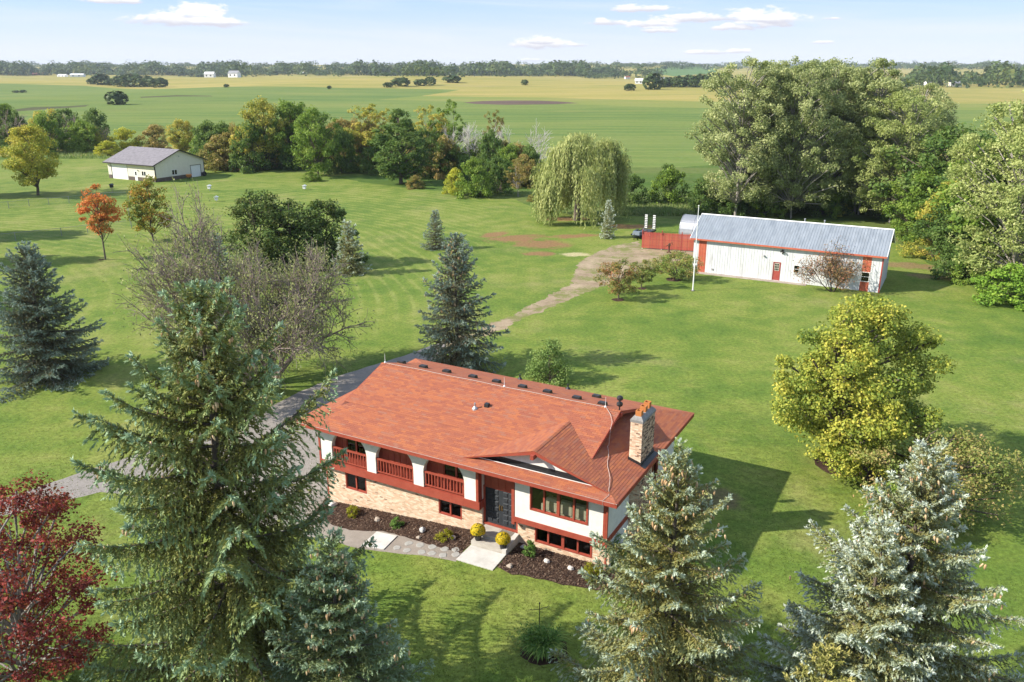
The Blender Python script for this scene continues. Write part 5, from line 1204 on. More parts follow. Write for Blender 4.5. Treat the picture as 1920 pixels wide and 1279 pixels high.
def cone_mesh(cl, n_each, seed, top_bias=None):
    r = np.random.default_rng(seed); n = 7; prof = [(.004, 0), (.019, -.012), (.026, -.045), (.024, -.085), (.012, -.125), (.002, -.14)]
    tv = np.array([(a*math.cos(2*math.pi*k/n), a*math.sin(2*math.pi*k/n), z) for a, z in prof for k in range(n)])
    tf = np.array([[i*n+k, i*n+(k+1) % n, (i+1)*n+(k+1) % n, (i+1)*n+k] for i in range(len(prof)-1) for k in range(n)])
    V = []; F = []; A = []; o = 0
    for c in cl:
        for _ in range(r.integers(1, n_each+1)):
            p = c+r.normal(0, .13, 3)*np.array([1, 1, .5])-np.array([0, 0, .06]); s = r.uniform(1.0, 1.6); tl = r.normal(0, .16, 2)
            v = tv*s; v = v+np.c_[v[:, 2:3]*tl[0], v[:, 2:3]*tl[1], np.zeros((len(v), 1))]+p
            V.append(v); F.append(tf+o); A.append(np.full(len(v), r.random())); o += len(v)
    return np_mesh('cones', np.concatenate(V), np.concatenate(F), M_CONE, np.concatenate(A), True)
def put_spruce(name, p, rz, data, lm, label, cone=None, bm=None):
    L, leaf, cn, n = data; E = put_tree(name, p, rz, L, leaf, lm, bm or M_BARK, label, 'spruce tree')
    if cone: o = link('cones', cone_mesh(cn, cone, 5), E); o['kind'] = 'stuff'
    return E
def grd(u, v): return at(u, v)
# the five spruces nearest the camera
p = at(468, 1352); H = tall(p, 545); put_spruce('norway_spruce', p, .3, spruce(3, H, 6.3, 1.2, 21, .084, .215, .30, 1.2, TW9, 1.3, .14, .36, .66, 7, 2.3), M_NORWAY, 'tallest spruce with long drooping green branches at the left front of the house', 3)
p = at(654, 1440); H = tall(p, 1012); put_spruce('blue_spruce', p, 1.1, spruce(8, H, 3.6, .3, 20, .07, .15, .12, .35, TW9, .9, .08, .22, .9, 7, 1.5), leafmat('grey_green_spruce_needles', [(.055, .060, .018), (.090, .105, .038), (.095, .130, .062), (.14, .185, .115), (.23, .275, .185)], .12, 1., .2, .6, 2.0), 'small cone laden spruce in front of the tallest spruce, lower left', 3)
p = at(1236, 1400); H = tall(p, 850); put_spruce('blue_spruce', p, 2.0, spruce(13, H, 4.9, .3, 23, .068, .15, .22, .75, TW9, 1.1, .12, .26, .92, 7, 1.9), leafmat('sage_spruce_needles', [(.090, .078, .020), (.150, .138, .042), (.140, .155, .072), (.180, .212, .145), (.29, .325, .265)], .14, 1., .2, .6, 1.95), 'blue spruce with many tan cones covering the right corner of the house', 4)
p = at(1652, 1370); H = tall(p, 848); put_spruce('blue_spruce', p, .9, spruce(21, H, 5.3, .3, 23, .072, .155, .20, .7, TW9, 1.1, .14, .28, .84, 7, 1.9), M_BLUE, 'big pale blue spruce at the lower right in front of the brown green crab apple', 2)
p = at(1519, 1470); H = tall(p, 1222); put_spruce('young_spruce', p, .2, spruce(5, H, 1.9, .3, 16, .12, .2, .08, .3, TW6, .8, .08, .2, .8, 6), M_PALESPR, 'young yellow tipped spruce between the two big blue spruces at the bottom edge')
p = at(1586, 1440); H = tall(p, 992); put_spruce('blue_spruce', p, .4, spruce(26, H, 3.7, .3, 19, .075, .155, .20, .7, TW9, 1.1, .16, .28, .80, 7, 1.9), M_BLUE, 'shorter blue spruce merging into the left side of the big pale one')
# spruces further back
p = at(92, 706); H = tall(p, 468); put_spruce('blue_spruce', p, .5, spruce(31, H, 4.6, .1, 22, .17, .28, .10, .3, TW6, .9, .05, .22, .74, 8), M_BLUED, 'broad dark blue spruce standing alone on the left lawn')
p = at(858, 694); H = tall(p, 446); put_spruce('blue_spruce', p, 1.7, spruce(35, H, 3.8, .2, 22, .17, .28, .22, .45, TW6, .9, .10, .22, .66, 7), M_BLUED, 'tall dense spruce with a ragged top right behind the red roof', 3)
SM = spruce(44, 5., 1.55, .1, 15, .16, .25, .08, .25, TW4, .8, .04, .2, .8, 7); SMt = SM[0].mesh('spruce_trunk', M_BARK, 4); SMc = np_mesh('spruce_crown', *SM[1][:2], M_BLUED, SM[1][2])
for u, v, tp, m_, lab in ((818, 467, 399, M_BLUED, 'small neat spruce alone on the striped back lawn'), (657, 513, 420, M_BLUE, 'pale spruce at the right end of the dark shrub clump'), (412, 524, 442, M_BLUED, 'small spruce half hidden behind the bare tree'), (1139, 446, 380, M_BLUE, 'thin sparse spruce beside the weeping willow')):
    p = at(u, v); H = tall(p, tp); E = put_tree('small_spruce', p, u*.1, SMt, SMc, m_, M_BARK, lab, 'spruce tree'); w = H/5; E.scale = (w*(1.0 if u != 1139 else .72), w*(1.0 if u != 1139 else .72), w)
# shared meshes for repeats
def proto(name, *a, **k):
    bm = k.pop('bm', M_BARK); lm = k.pop('lm'); L, V, F, A = broadleaf(*a, **k)
    return L.mesh(name+'_trunk', bm, 4), np_mesh(name+'_crown', V, F, lm, A)

# yellow green maple right of the house
M_MAPLE = leafmat('yellow_green_maple_leaves', [(.050, .090, .018), (.115, .152, .024), (.205, .220, .034), (.335, .300, .052)], .32, .5, .55)
p = MAPLE_P; H = tall(p, 556); put_tree('maple_tree', p, .6, *(lambda d: (d[0], d[1:]))(broadleaf(51, H, 5.3, .5, 'egg', 250, 58000, .19, .15, .34, .26, 2)), M_MAPLE, M_BARK, 'big yellow green maple on the right lawn with crown down to the grass', 'maple tree')
# crab apple behind the right spruce
M_CRABB = leafmat('brownish_crab_leaves', [(.065, .10, .022), (.125, .15, .035), (.19, .165, .055), (.235, .15, .075)], .25, .5, .6)
p = at(1752, 968); H = tall(p, 812); put_tree('crab_apple_tree', p, 0, *(lambda d: (d[0], d[1:]))(broadleaf(53, H, 3.7, .3, 'round', 120, 17000, .16, .2, .3, .13, 3)), M_CRABB, M_BARK, 'brown green crab apple between the yellow maple and the pale blue spruce', 'crab apple')
p = at(1672, 1010); put_tree('shrub', p, 0, *(lambda d: (d[0], d[1:]))(broadleaf(54, 3.2, 1.8, .1, 'bush', 60, 8000, .14, .22, .3, .05, 3)), leafmat('mid_green_shrub', [(.05, .10, .015), (.10, .16, .025), (.17, .19, .04)], .3), M_BARK, 'green shrub tucked against the left side of the pale blue spruce', 'shrub')
# red maple at the left edge
M_REDM = leafmat('dark_red_maple_leaves', [(.075, .012, .014), (.15, .022, .022), (.25, .036, .030), (.36, .085, .06)], .28, .6, .5, .6, 1.2)
p = at(40, 1300); H = tall(p, 955); put_tree('red_maple', p, 1.0, *(lambda d: (d[0], d[1:]))(broadleaf(57, H, 3.9, 1.5, 'vase', 170, 26000, .15, .16, .35, .14, 4)), M_REDM, M_BARKP, 'dark red maple at the lower left edge beside the tallest spruce', 'maple tree', None, 6)
# young maples on the left lawn
def maple(seed, u, v, tp, R, z0, n, ls, prof, stops, lab, bm=M_BARK, tr=.13, name='maple_tree', cat='maple tree', wob=.3, ncl=70, crc=.22):
    p = at(u, v); H = tall(p, tp); return put_tree(name, p, seed, *(lambda d: (d[0], d[1:]))(broadleaf(seed, H, R, z0*H, prof, ncl, n, ls, crc, wob, tr)), leafmat('maple_leaves_%d' % seed, stops, .3, .3, .75), bm, lab, cat)
maple(61, 198, 487, 347, 2.75, .34, 5200, .27, 'egg', [(.12, .13, .025), (.30, .12, .028), (.42, .11, .035), (.46, .17, .045)], 'young maple turning red orange, standing alone on the left lawn')
maple(62, 288, 452, 328, 3.3, .12, 7000, .28, 'egg', [(.055, .095, .015), (.12, .14, .02), (.25, .16, .025), (.42, .12, .03)], 'green and orange maple just behind the bare tree')
maple(63, 71, 366, 236, 6.0, .18, 15000, .38, 'egg', [(.10, .14, .02), (.19, .20, .028), (.28, .255, .035), (.36, .27, .045)], 'golden yellow tree left of the cream shed', tr=.3)
# crab apples by the dirt path and before the barn
CR_ST = [(.05, .085, .015), (.11, .125, .03), (.21, .10, .04), (.27, .10, .055)]
maple(65, 1160, 560, 490, 2.35, .22, 5200, .17, 'round', CR_ST, 'reddest round crab apple at the bend of the dirt path', name='crab_apple_tree', cat='crab apple', tr=.1)
maple(66, 1203, 540, 488, 1.6, .25, 3200, .16, 'round', [(.05, .09, .015), (.11, .13, .03), (.18, .12, .04)], 'small crab apple between the reddest crab apple and the flagpole', name='crab_apple_tree', cat='crab apple', tr=.08)
maple(67, 1268, 526, 470, 2.35, .12, 5200, .17, 'round', [(.045, .09, .015), (.10, .14, .025), (.20, .16, .05), (.24, .13, .08)], 'green crab apple with pinkish fruit beside the flagpole', name='crab_apple_tree', cat='crab apple', tr=.1)
p = at(1030, 716); H = tall(p, 636); put_tree('young_tree', p, 0, *(lambda d: (d[0], d[1:]))(broadleaf(68, H, 2.05, .1, 'pyramid', 75, 6500, .16, .24, .25, .07, 1)), leafmat('soft_green_leaves', [(.07, .12, .03), (.12, .17, .045), (.19, .22, .075)], .3), M_BARK, 'young feathery green tree right behind the red roof', 'tree')
# willow
def willow():
    p = at(1082, 413); H = tall(p, 243); R = 7.4; r = np.random.default_rng(71); L = Limbs()
    L.path([np.array([0, 0, -.2]), np.array([.1, 0, 1.6]), np.array([.2, .1, 3.2])], .75, .55)
    P = []; N = []; A = []; S_ = []
    nb = 30
    tips = []
    for k in range(nb):
        a = r.uniform(0, 6.28); q = r.random()**.5; e = np.array([R*.88*q*math.cos(a), R*.88*q*math.sin(a), H*(.97-.36*q**2-(.20*q if math.cos(a) < -.15 else 0))+r.normal(0, .6)]); tips.append(e)
        m_ = np.array([e[0]*.4, e[1]*.4, H*.5]); L.path([np.array([.2, .1, 3.0]), m_, e], .2, .03)
    tips = np.array(tips)
    for k in range(2100):
        e = tips[r.integers(nb)]; c = e+np.array([*r.normal(0, .85, 2), r.normal(0, .4)]); rad = math.hypot(c[0], c[1])
        if rad > R*1.02: continue
        out = np.array([c[0], c[1], 0])/max(rad, .1)
        ln = min(c[2]-r.uniform(.2, 2.0), r.uniform(2.5, 11.)*(0.4+.6*rad/R)); n = int(ln*5.2)+6
        s = np.linspace(0, 1, n)[:, None]; ph = r.uniform(0, 6.28)
        pts = c+out*(1.1*np.minimum(s*3, 1)**.6*r.uniform(.3, 1.1))+np.array([0, 0, 1.])*(.35*np.sin(np.minimum(s*4, 1)*3.14))-np.array([0, 0, 1.])*ln*s**1.25+np.c_[.12*np.sin(s*5+ph), .12*np.cos(s*4+ph), 0*s]
        P.append(pts+r.normal(0, .07, pts.shape)); N.append(np.tile(out, (n, 1))+r.normal(0, .5, (n, 3))); A.append(np.clip(.55+.25*(c[2]/H-.6)+r.normal(0, .14)+r.normal(0, .1, n), 0, 1))
    P = np.concatenate(P); N = unit(np.concatenate(N)); A = np.concatenate(A); n = len(P)
    dn = unit(np.array([0, 0, -1.])+r.normal(0, .33, (n, 3))); t = unit(np.cross(dn, N)); sz = r.uniform(.38, .72, n)[:, None]
    V = np.stack([P, P+dn*sz*.5+t*sz*.13, P+dn*sz, P+dn*sz*.5-t*sz*.13], 1).reshape(-1, 3)
    lm = leafmat('willow_leaves', [(.075, .098, .030), (.145, .168, .052), (.225, .238, .088), (.31, .31, .14)], .34, .25, .3, .6, 2.0)
    put_tree('weeping_willow', p, 0, L, (V, np.arange(4*n).reshape(n, 4), np.repeat(A, 4)), lm, M_BARK, 'large yellow green weeping willow at the end of the dirt path', 'willow tree')
willow()
# bare and half bare trees
def bare(seed, H, spread, stems, depth, nsub, r0, base=.0, up=.5, fine=.015, leaf=0, lsize=.12):
    r = np.random.default_rng(seed); L = Limbs(); tips = []
    def grow(p, d, ln, rad, lv):
        n = 3 if lv < 2 else 2; pts = [p]; dd = d.copy()
        for k in range(n):
            dd = unit(dd+r.normal(0, .13+.03*lv, 3)+np.array([0, 0, .05*up])); pts.append(pts[-1]+dd*ln/n)
        L.path(pts, max(rad, fine), max(rad*.55, fine*.8))
        if lv >= depth: tips.append(pts[-1]); tips.append(pts[-2]); return
        m = nsub[min(lv, len(nsub)-1)]
        for k in range(m):
            f = .3+.7*(k+r.random()*.8)/m; i = min(n-1, int(f*n)); q = pts[i]+(pts[i+1]-pts[i])*(f*n-i)
            nd = unit(dd*.75+unit(np.cross(dd, r.normal(0, 1, 3)))*r.uniform(.45, .85)+np.array([0, 0, up*.3])); grow(q, nd, ln*r.uniform(.5, .75), rad*.5, lv+1)
        grow(pts[-1], dd, ln*.62, rad*.55, lv+1)
    for s in range(stems):
        a = 2*math.pi*s/stems+r.uniform(-.4, .4); b = np.array([math.cos(a)*base, math.sin(a)*base, -.1]); d = unit(np.array([math.cos(a)*spread, math.sin(a)*spread, 1])); grow(b, d, H*.42*r.uniform(.8, 1.1), r0*r.uniform(.7, 1.1), 0)
    V = None
    if leaf:
        T_ = np.array(tips); i = r.integers(0, len(T_), leaf); P = T_[i]+r.normal(0, .28, (leaf, 3)); V = leaves(P, r.normal(0, 1, (leaf, 3))+np.array([0, 0, .6]), lsize*r.uniform(.7, 1.3, leaf), r); V = (V[0], V[1], np.repeat(np.clip(r.normal(.5, .2, leaf), 0, 1), 4))
    return L, V, tips
M_TWIG = bark('grey_twig_bark', (.15, .115, .095), (.33, .27, .235))
M_OLIVE = leafmat('sparse_olive_leaves', [(.10, .12, .045), (.16, .17, .065), (.21, .21, .10)], .3)
p = BARE_P; H = tall(p, 394); L, V, _ = bare(81, H*.95, 1.05, 9, 4, [3, 4, 5, 6], .25, .4, .30, .016, 23000, .17)
sh = lambda q_: np.c_[np.asarray(q_)[:, 0]-.20*np.asarray(q_)[:, 2], np.asarray(q_)[:, 1:]]
L.a, L.b = sh(L.a), sh(L.b); V = (sh(V[0]), V[1], V[2])
bb = np.array(L.b); zs = H/np.percentile(bb[:, 2], 99.7); xs = 7.2/np.percentile(np.hypot(bb[:, 0], bb[:, 1]), 90)
E = put_tree('bare_tree', p, 0, L.mesh('bare_tree_trunk', M_TWIG, 3), V, M_OLIVE, M_TWIG, 'wide half bare multi stemmed tree by the driveway', 'tree'); E.scale = (xs, xs, zs)
p = at(1560, 547); H = tall(p, 438); L, V, _ = bare(85, H*.95, .7, 5, 3, [4, 4, 5], .09, .08, .3, .015, 3800, .16)
put_tree('crab_apple_tree', p, 0, L.mesh('crab_trunk', M_BARKD, 4), V, leafmat('sparse_red_leaves', [(.09, .11, .03), (.18, .11, .05), (.26, .09, .06)], .3), M_BARKD, 'thin sparse crab apple in front of the white barn', 'crab apple')
# dark clump of round trees on the middle lawn
M_DKG = leafmat('dark_green_leaves', [(.020, .042, .010), (.040, .070, .014), (.070, .095, .022), (.115, .105, .035)], .22, .3, .6)
for k, (u, v, tp, R, lab) in enumerate(((488, 500, 361, 4.6, 'leftmost round dark tree of the clump on the middle lawn'), (548, 497, 372, 5.2, 'broadest round dark tree in the middle of the clump'), (612, 497, 381, 4.3, 'browner round dark tree at the right of the clump'))):
    p = at(u, v); H = tall(p, tp); put_tree('round_tree', p, k, *(lambda d: (d[0], d[1:]))(broadleaf(90+k, H, R, .2, 'bush', 110, 9500, .34, .2, .16, .2, 2)), M_DKG, M_BARKD, lab, 'tree')
# cottonwoods
M_COTT = leafmat('cottonwood_leaves', [(.075, .098, .036), (.130, .153, .056), (.195, .212, .092), (.275, .282, .14)], .42, .18, .45, .6, 2.2)
M_COTT2 = leafmat('bright_cottonwood_leaves', [(.085, .118, .034), (.145, .175, .052), (.215, .235, .084), (.29, .30, .13)], .42, .18, .45, .6, 2.1)
CT = [proto('cottonwood_%s' % 'abc'[i], 101+i, 26, (6.9, 6.2, 7.4)[i], (3.2, 3.0, 2.5)[i], 'cotton', (330, 310, 350)[i], 44000, .37, .175, .30, .34, (1, 2, 2)[i], bm=M_BARKP, lm=M_COTT) for i in range(3)]
for k, (u, v, tp, pr, m_, ws, lab) in enumerate(((1378, 408, 112, 0, M_COTT, .95, 'leftmost tall cottonwood, behind the left end of the white barn'), (1432, 402, 116, 1, M_COTT, 1., 'tall cottonwood second from the left end of the barn row'), (1486, 410, 112, 2, M_COTT, .8, 'tall cottonwood behind the middle of the barn roof'),
        (1545, 398, 113, 0, M_COTT, .95, 'olive cottonwood with a thin twiggy top right of the roof pipes'), (1606, 402, 112, 1, M_COTT, 1., 'tall cottonwood behind the right half of the barn roof'), (1664, 418, 172, 2, M_COTT2, .95, 'bright leaved cottonwood with a pale forked trunk behind the right end of the barn'),
        (1700, 396, 158, 0, M_COTT, .95, 'rightmost cottonwood of the row behind the barn'), (1908, 540, 172, 2, M_COTT2, 1.1, 'tall bright cottonwood at the right edge beyond the barn'))):
    p = at(u, v); H = tall(p, tp); E = put_tree('cottonwood_tree', p, k*1.3+.4, CT[pr][0], CT[pr][1], m_, M_BARKP, lab, 'cottonwood'); s = H/26.; E.scale = (s*ws, s*ws, s)
# hedgerow and wood-edge trees from shared kinds
K_RND = leafmat('green_round_leaves', [(.040, .075, .012), (.075, .125, .018), (.115, .165, .026), (.165, .195, .04)], .40, .22, .5, .6, 2.05)
K_DRK = leafmat('deep_green_leaves', [(.024, .052, .012), (.044, .082, .018), (.072, .112, .026), (.10, .13, .036)], .40, .22, .5, .6, 2.05)
K_YEL = leafmat('yellowing_leaves', [(.10, .125, .022), (.18, .185, .03), (.28, .235, .045), (.34, .25, .07)], .40, .22, .5, .6, 2.05)
K_BRN = leafmat('bronze_leaves', [(.075, .085, .02), (.13, .12, .03), (.20, .145, .05), (.24, .16, .06)], .40, .22, .5, .6, 2.05)
K_GLD = leafmat('gold_leaves', [(.14, .17, .02), (.25, .25, .028), (.36, .31, .04)], .40, .22, .5, .6, 2.05)
PR = {'round': proto('round', 121, 12, 5.0, 1.6, 'egg', 130, 13000, .40, .2, .3, .3, 1, lm=K_RND), 'round2': proto('broad', 122, 12, 5.6, 1.2, 'round', 130, 13000, .40, .2, .35, .3, 1, lm=K_RND),
      'column': proto('column', 123, 14, 3.9, 1.0, 'egg', 140, 12000, .38, .2, .2, .28, 1, lm=K_DRK), 'thin': proto('thin', 124, 13, 2.9, 4.5, 'cotton', 80, 5200, .34, .24, .5, .15, 2, lm=K_YEL, bm=M_BARKP),
      'bush': proto('bush', 125, 4.5, 2.8, .1, 'bush', 80, 6500, .29, .24, .35, .1, 3, lm=K_RND), 'bush2': proto('thicket', 126, 5, 3.4, .1, 'bush', 90, 7000, .30, .22, .5, .1, 4, lm=K_DRK)}
PH = {'round': 12, 'round2': 12, 'column': 14, 'thin': 13, 'bush': 4.5, 'bush2': 5}; PRR = {'round': 5., 'round2': 5.6, 'column': 3.4, 'thin': 2.9, 'bush': 2.8, 'bush2': 3.4}
def hedge(kind, u, v, tp, wpx, m_, name, lab, cat, group=None):
    p = at(u, v); H = tall(p, tp); s = H/PH[kind]; w = wpx*mpp(p)/2/PRR[kind]
    E = put_tree(name, p, u*.37, PR[kind][0], PR[kind][1], m_, M_BARK, lab, cat, group); E.scale = (w, w, s); return E
for a in (('round', 12, 278, 186, 62, K_RND, 'leafy_tree', 'tall green tree cut by the left edge of the photo behind the yellow tree'), ('round2', 500, 318, 186, 84, K_YEL, 'leafy_tree', 'tall yellowish brown tree just right of the shed group of trees'),
          ('round', 552, 316, 179, 80, K_RND, 'leafy_tree', 'tall green tree with the highest crown of the hedgerow, right of the shed'), ('round2', 597, 331, 203, 92, K_RND, 'leafy_tree', 'broad bright green maple on the near side of the hedgerow'),
          ('round', 642, 312, 216, 62, K_BRN, 'leafy_tree', 'bronze topped tree right of the broad green maple'), ('thin', 690, 318, 196, 62, K_YEL, 'thin_tree', 'thin yellow tree left of the dark columnar tree'), ('thin', 722, 312, 204, 40, K_YEL, 'thin_tree', 'slender yellow tree touching the left side of the dark columnar tree'),
          ('column', 752, 345, 202, 92, K_DRK, 'columnar_tree', 'dark green columnar tree in the middle of the hedgerow'), ('thin', 805, 318, 198, 48, K_YEL, 'thin_tree', 'thin leaning yellow tree right of the dark columnar tree'), ('thin', 846, 312, 188, 40, K_RND, 'thin_tree', 'tall thin green tree beside the white dead trees'),
          ('thin', 926, 318, 207, 30, K_BRN, 'thin_tree', 'thin bronze tree between the two pale dead trees'), ('thin', 972, 369, 297, 36, K_BRN, 'young_tree', 'small reddish brown tree on the lawn edge left of the willow'),
          ('round2', 1762, 440, 240, 190, K_DRK, 'leafy_tree', 'grey green willowy tree behind the right end of the barn'), ('round', 1850, 505, 240, 200, K_RND, 'leafy_tree', 'green tree between the barn and the rightmost cottonwood'), ('round', 1795, 470, 320, 120, K_YEL, 'leafy_tree', 'olive tree low beside the dirt bank right of the barn'), ('round2', 1958, 420, 190, 160, K_RND, 'leafy_tree', 'green tree cut by the right edge of the photo')):
    hedge(*a, 'tree')
for a in (('bush', 236, 283, 242, 48, K_GLD, 'bush', 'gold bush behind the left end of the cream shed'), ('bush', 292, 282, 236, 56, K_BRN, 'bush', 'bronze bush behind the middle of the shed roof'), ('round', 347, 292, 219, 46, K_YEL, 'bush', 'tall yellowing bush behind the gable of the cream shed'), ('bush', 384, 302, 255, 50, K_RND, 'bush', 'green bush at the back corner of the cream shed'),
          ('round', 424, 312, 234, 66, K_RND, 'bush', 'tall green bush right of the cream shed'), ('bush', 462, 316, 262, 50, K_DRK, 'bush', 'dark bush left of the tall yellowish brown tree'), ('bush', 178, 285, 238, 40, K_YEL, 'bush', 'yellow green bush right of the grey dead snags'),
          ('bush', 203, 292, 265, 36, K_GLD, 'bush', 'small gold bush touching the left corner of the shed roof'), ('bush', 852, 365, 318, 40, K_GLD, 'bush', 'yellow orange bush on the lawn edge'), ('bush', 889, 370, 300, 58, K_RND, 'bush', 'green bush right of the yellow orange bush'), ('bush2', 935, 364, 296, 60, K_DRK, 'bush', 'dark bush left of the small reddish brown tree'),
          ('bush', 1186, 388, 330, 50, K_DRK, 'bush', 'dark bush right of the willow'), ('bush', 1254, 386, 318, 66, K_RND, 'bush', 'round olive bush between the willow and the cottonwoods'), ('round', 1250, 372, 302, 40, K_DRK, 'bush', 'small pointed tree behind the round olive bush'), ('bush', 1318, 402, 338, 60, K_DRK, 'bush', 'dark bush at the left foot of the cottonwoods'),
          ('bush', 1885, 566, 498, 100, leafmat('fresh_green_leaves', [(.06, .12, .015), (.11, .19, .022), (.18, .24, .035)], .3), 'bush', 'fresh green bush at the right edge of the lawn'), ('bush', 1830, 532, 470, 70, K_RND, 'bush', 'green bush behind the fresh green one on the right'), ('bush', 1570, 402, 378, 40, K_GLD, 'bush', 'yellow bush glowing in the shade under the cottonwoods'),
          ('bush', 585, 340, 322, 30, K_RND, 'bush', 'low bush at the foot of the broad green maple'), ('bush', 779, 354, 330, 30, K_BRN, 'bush', 'dry brown tuft at the foot of the dark columnar tree'), ('bush', 996, 378, 366, 18, K_BRN, 'bush', 'small dry tuft left of the willow')):
    hedge(*a, 'bush')
for a in (('round2', 1728, 448, 318, 110, K_RND, 'leafy_tree', 'mid green tree low behind the right corner of the barn'), ('round', 1776, 496, 372, 110, K_DRK, 'leafy_tree', 'dark low tree at the end of the dirt bank right of the barn'), ('bush', 1716, 452, 410, 70, K_RND, 'bush', 'bush touching the back right corner of the barn'), ('bush2', 1748, 482, 432, 80, K_YEL, 'bush', 'olive bush beside the dirt bank'), ('bush2', 1806, 522, 455, 90, K_DRK, 'bush', 'dark bush on the lawn edge left of the fresh green bush')):
    hedge(*a, 'tree' if a[6].endswith('tree') else 'bush')
# the dense undergrowth between them: nothing tells these apart
rr = random.Random(5)
for k in range(44):
    u = 395+k*14+rr.uniform(-6, 6); b = 318+max(0, (u-600))*.075+rr.uniform(-22, 4); hedge(rr.choice(('bush', 'bush2')), u, b, b-rr.uniform(46, 90), rr.uniform(44, 70), rr.choice((K_RND, K_DRK, K_DRK, K_BRN)), 'undergrowth_bush', 'green bush of the dense undergrowth in the hedgerow between shed and willow', 'bush', 'undergrowth of the middle hedgerow')
for k in range(16):
    u = -30+k*14+rr.uniform(-6, 6); b = 288+rr.uniform(-16, 4); hedge(rr.choice(('bush', 'bush2')), u, b, b-rr.uniform(48, 78), rr.uniform(40, 60), rr.choice((K_RND, K_DRK, K_DRK, K_YEL)), 'undergrowth_bush', 'green bush of the thicket behind the yellow tree and the shed', 'bush', 'thicket behind the left lawn')
for k in range(34):
    u = 1325+k*17.5+rr.uniform(-8, 8); b = 398+max(0, u-1650)*.22+rr.uniform(-14, 10); hedge(rr.choice(('bush', 'bush2')), u, b, b-rr.uniform(44, 86), rr.uniform(54, 84), rr.choice((K_RND, K_DRK, K_DRK)), 'undergrowth_bush', 'dark bush of the undergrowth at the feet of the cottonwoods', 'bush', 'undergrowth below the cottonwoods')
# dead trees
for k, (u, v, tp, sp, lab) in enumerate(((868, 330, 200, .3, 'tall white dead tree right of the tall thin green tree'), (900, 330, 202, .3, 'many branched white dead tree beside the tall white one'), (975, 326, 210, .35, 'pale dead tree with twisted branches left of the willow top'), (1008, 322, 228, .35, 'small grey dead tree just left of the willow'), (140, 280, 204, .2, 'cluster of grey dead snags left of the shed'), (28, 282, 186, .2, 'grey dead snag at the left edge'), (196, 285, 222, .1, 'thin grey snag behind the left corner of the shed'), (112, 282, 214, .2, 'grey dead snag right of the yellow tree'))):
    p = at(u, v); H = tall(p, tp); L, V, _ = bare(130+k, H, sp, 3 if k in (0, 1, 4) else 2, 3, [3, 3, 4], .22, .25, .5, .036); put_tree('dead_tree', p, 0, L.mesh('dead_tree', bark('dead_wood', (.42, .39, .36), (.58, .55, .52)) if k < 4 else M_TWIG, 3), None, None, None, lab, 'dead tree')
# trees just outside the left edge: their long shadows lie on the lawn
for k, (x, y, h, w) in enumerate(((-71, 101, 13, 8), (-66, 80, 12, 9), (-82, 118, 13, 11), (-60, 67, 8, 6), (-52, 51, 7, 5), (-104, 158, 13, 11))):
    E = put_tree('leafy_tree', Vector((x, y, float(T(x, y)))), k, PR['round'][0], PR['round'][1], K_RND, M_BARK, 'leafy tree beyond the left edge that shades the left lawn', 'tree', 'trees beyond the left edge'); E.scale = (w/10, w/10, h/12)

# ------------------------------------------------------------------ small plants near the house
def pot_mum(hx, hy, z, lab):
    p = h2w(hx, hy, z); E = empty('potted_mum', p); tag(E, lab, 'flower pot'); q = MB(); q.lathe([(.15, 0), (.2, .26), (.22, .27), (.22, .3), (.19, .3), (.17, .25)], n=16); q.build('pot', M_DARK, E)
    r = np.random.default_rng(int(hx*10)); n = 1500; d = unit(r.normal(0, 1, (n, 3))); d[:, 2] = np.abs(d[:, 2])*1.05-.25; P = d*.36*r.uniform(.75, 1.03, (n, 1))+np.array([0, 0, .52]); V, F = leaves(P, d*2, .075*r.uniform(.7, 1.2, n), r, .5)
    o = link('foliage', np_mesh('mum_foliage', V, F, leafmat('mum_leaves', [(.04, .075, .015), (.08, .13, .025)], .25), np.repeat(r.random(n), 4)), E); o['kind'] = 'stuff'
    n = 900; d = unit(r.normal(0, 1, (n, 3))); d = d[d[:, 2] > -.3]; n = len(d); P = d*.385*np.array([1, 1, .92])+np.array([0, 0, .53]); V, F = leaves(P, d*3, .072*r.uniform(.7, 1.25, n), r, .35, 1.)
    o = link('flowers', np_mesh('mum_flowers', V, F, leafmat('yellow_mum_petals', [(.55, .36, .008), (.72, .52, .012), (.80, .62, .03)], .15, .45, .5, .6, .8), np.repeat(r.random(n), 4)), E); o['kind'] = 'stuff'
pot_mum(11.9, .08, .74, 'potted yellow chrysanthemum on the left end of the front step'); pot_mum(13.42, -.02, .745, 'potted yellow chrysanthemum on the right end of the front step')
M_GOLDSH = leafmat('golden_shrub_leaves', [(.28, .30, .02), (.45, .45, .03), (.60, .55, .05)], .3, 2., .5, .6, .62); M_GRNSH = leafmat('small_green_shrub_leaves', [(.035, .08, .015), (.07, .13, .025), (.12, .18, .04)], .25, 2.)
def shrub(a, b, h, R, m_, prof, lab, n=1500): p = at(*px4(a, b)); put_tree('low_shrub', p, a, *(lambda d: (d[0], d[1:]))(broadleaf(int(a), h, R, .03, prof, 28, n, .075, .3, .2, .02, 3)), m_, M_BARK, lab, 'shrub')
shrub(327, 210, .52, .43, M_GOLDSH, 'bush', 'low golden shrub near the left end of the left bed'); shrub(877, 352, .52, .45, M_GOLDSH, 'bush', 'low golden shrub left of the front step pot'); shrub(1752, 578, .62, .50, M_GOLDSH, 'bush', 'low golden shrub at the right end of the right bed')
shrub(590, 278, .5, .36, M_GRNSH, 'bush', 'small green shrub in the middle of the left bed'); shrub(1386, 452, .85, .38, M_GRNSH, 'egg', 'upright small green shrub right of the front steps')
shrub(1895, 470, 1.3, .7, M_GRNSH, 'bush', 'dark green shrub at the right front corner of the house', 2500)
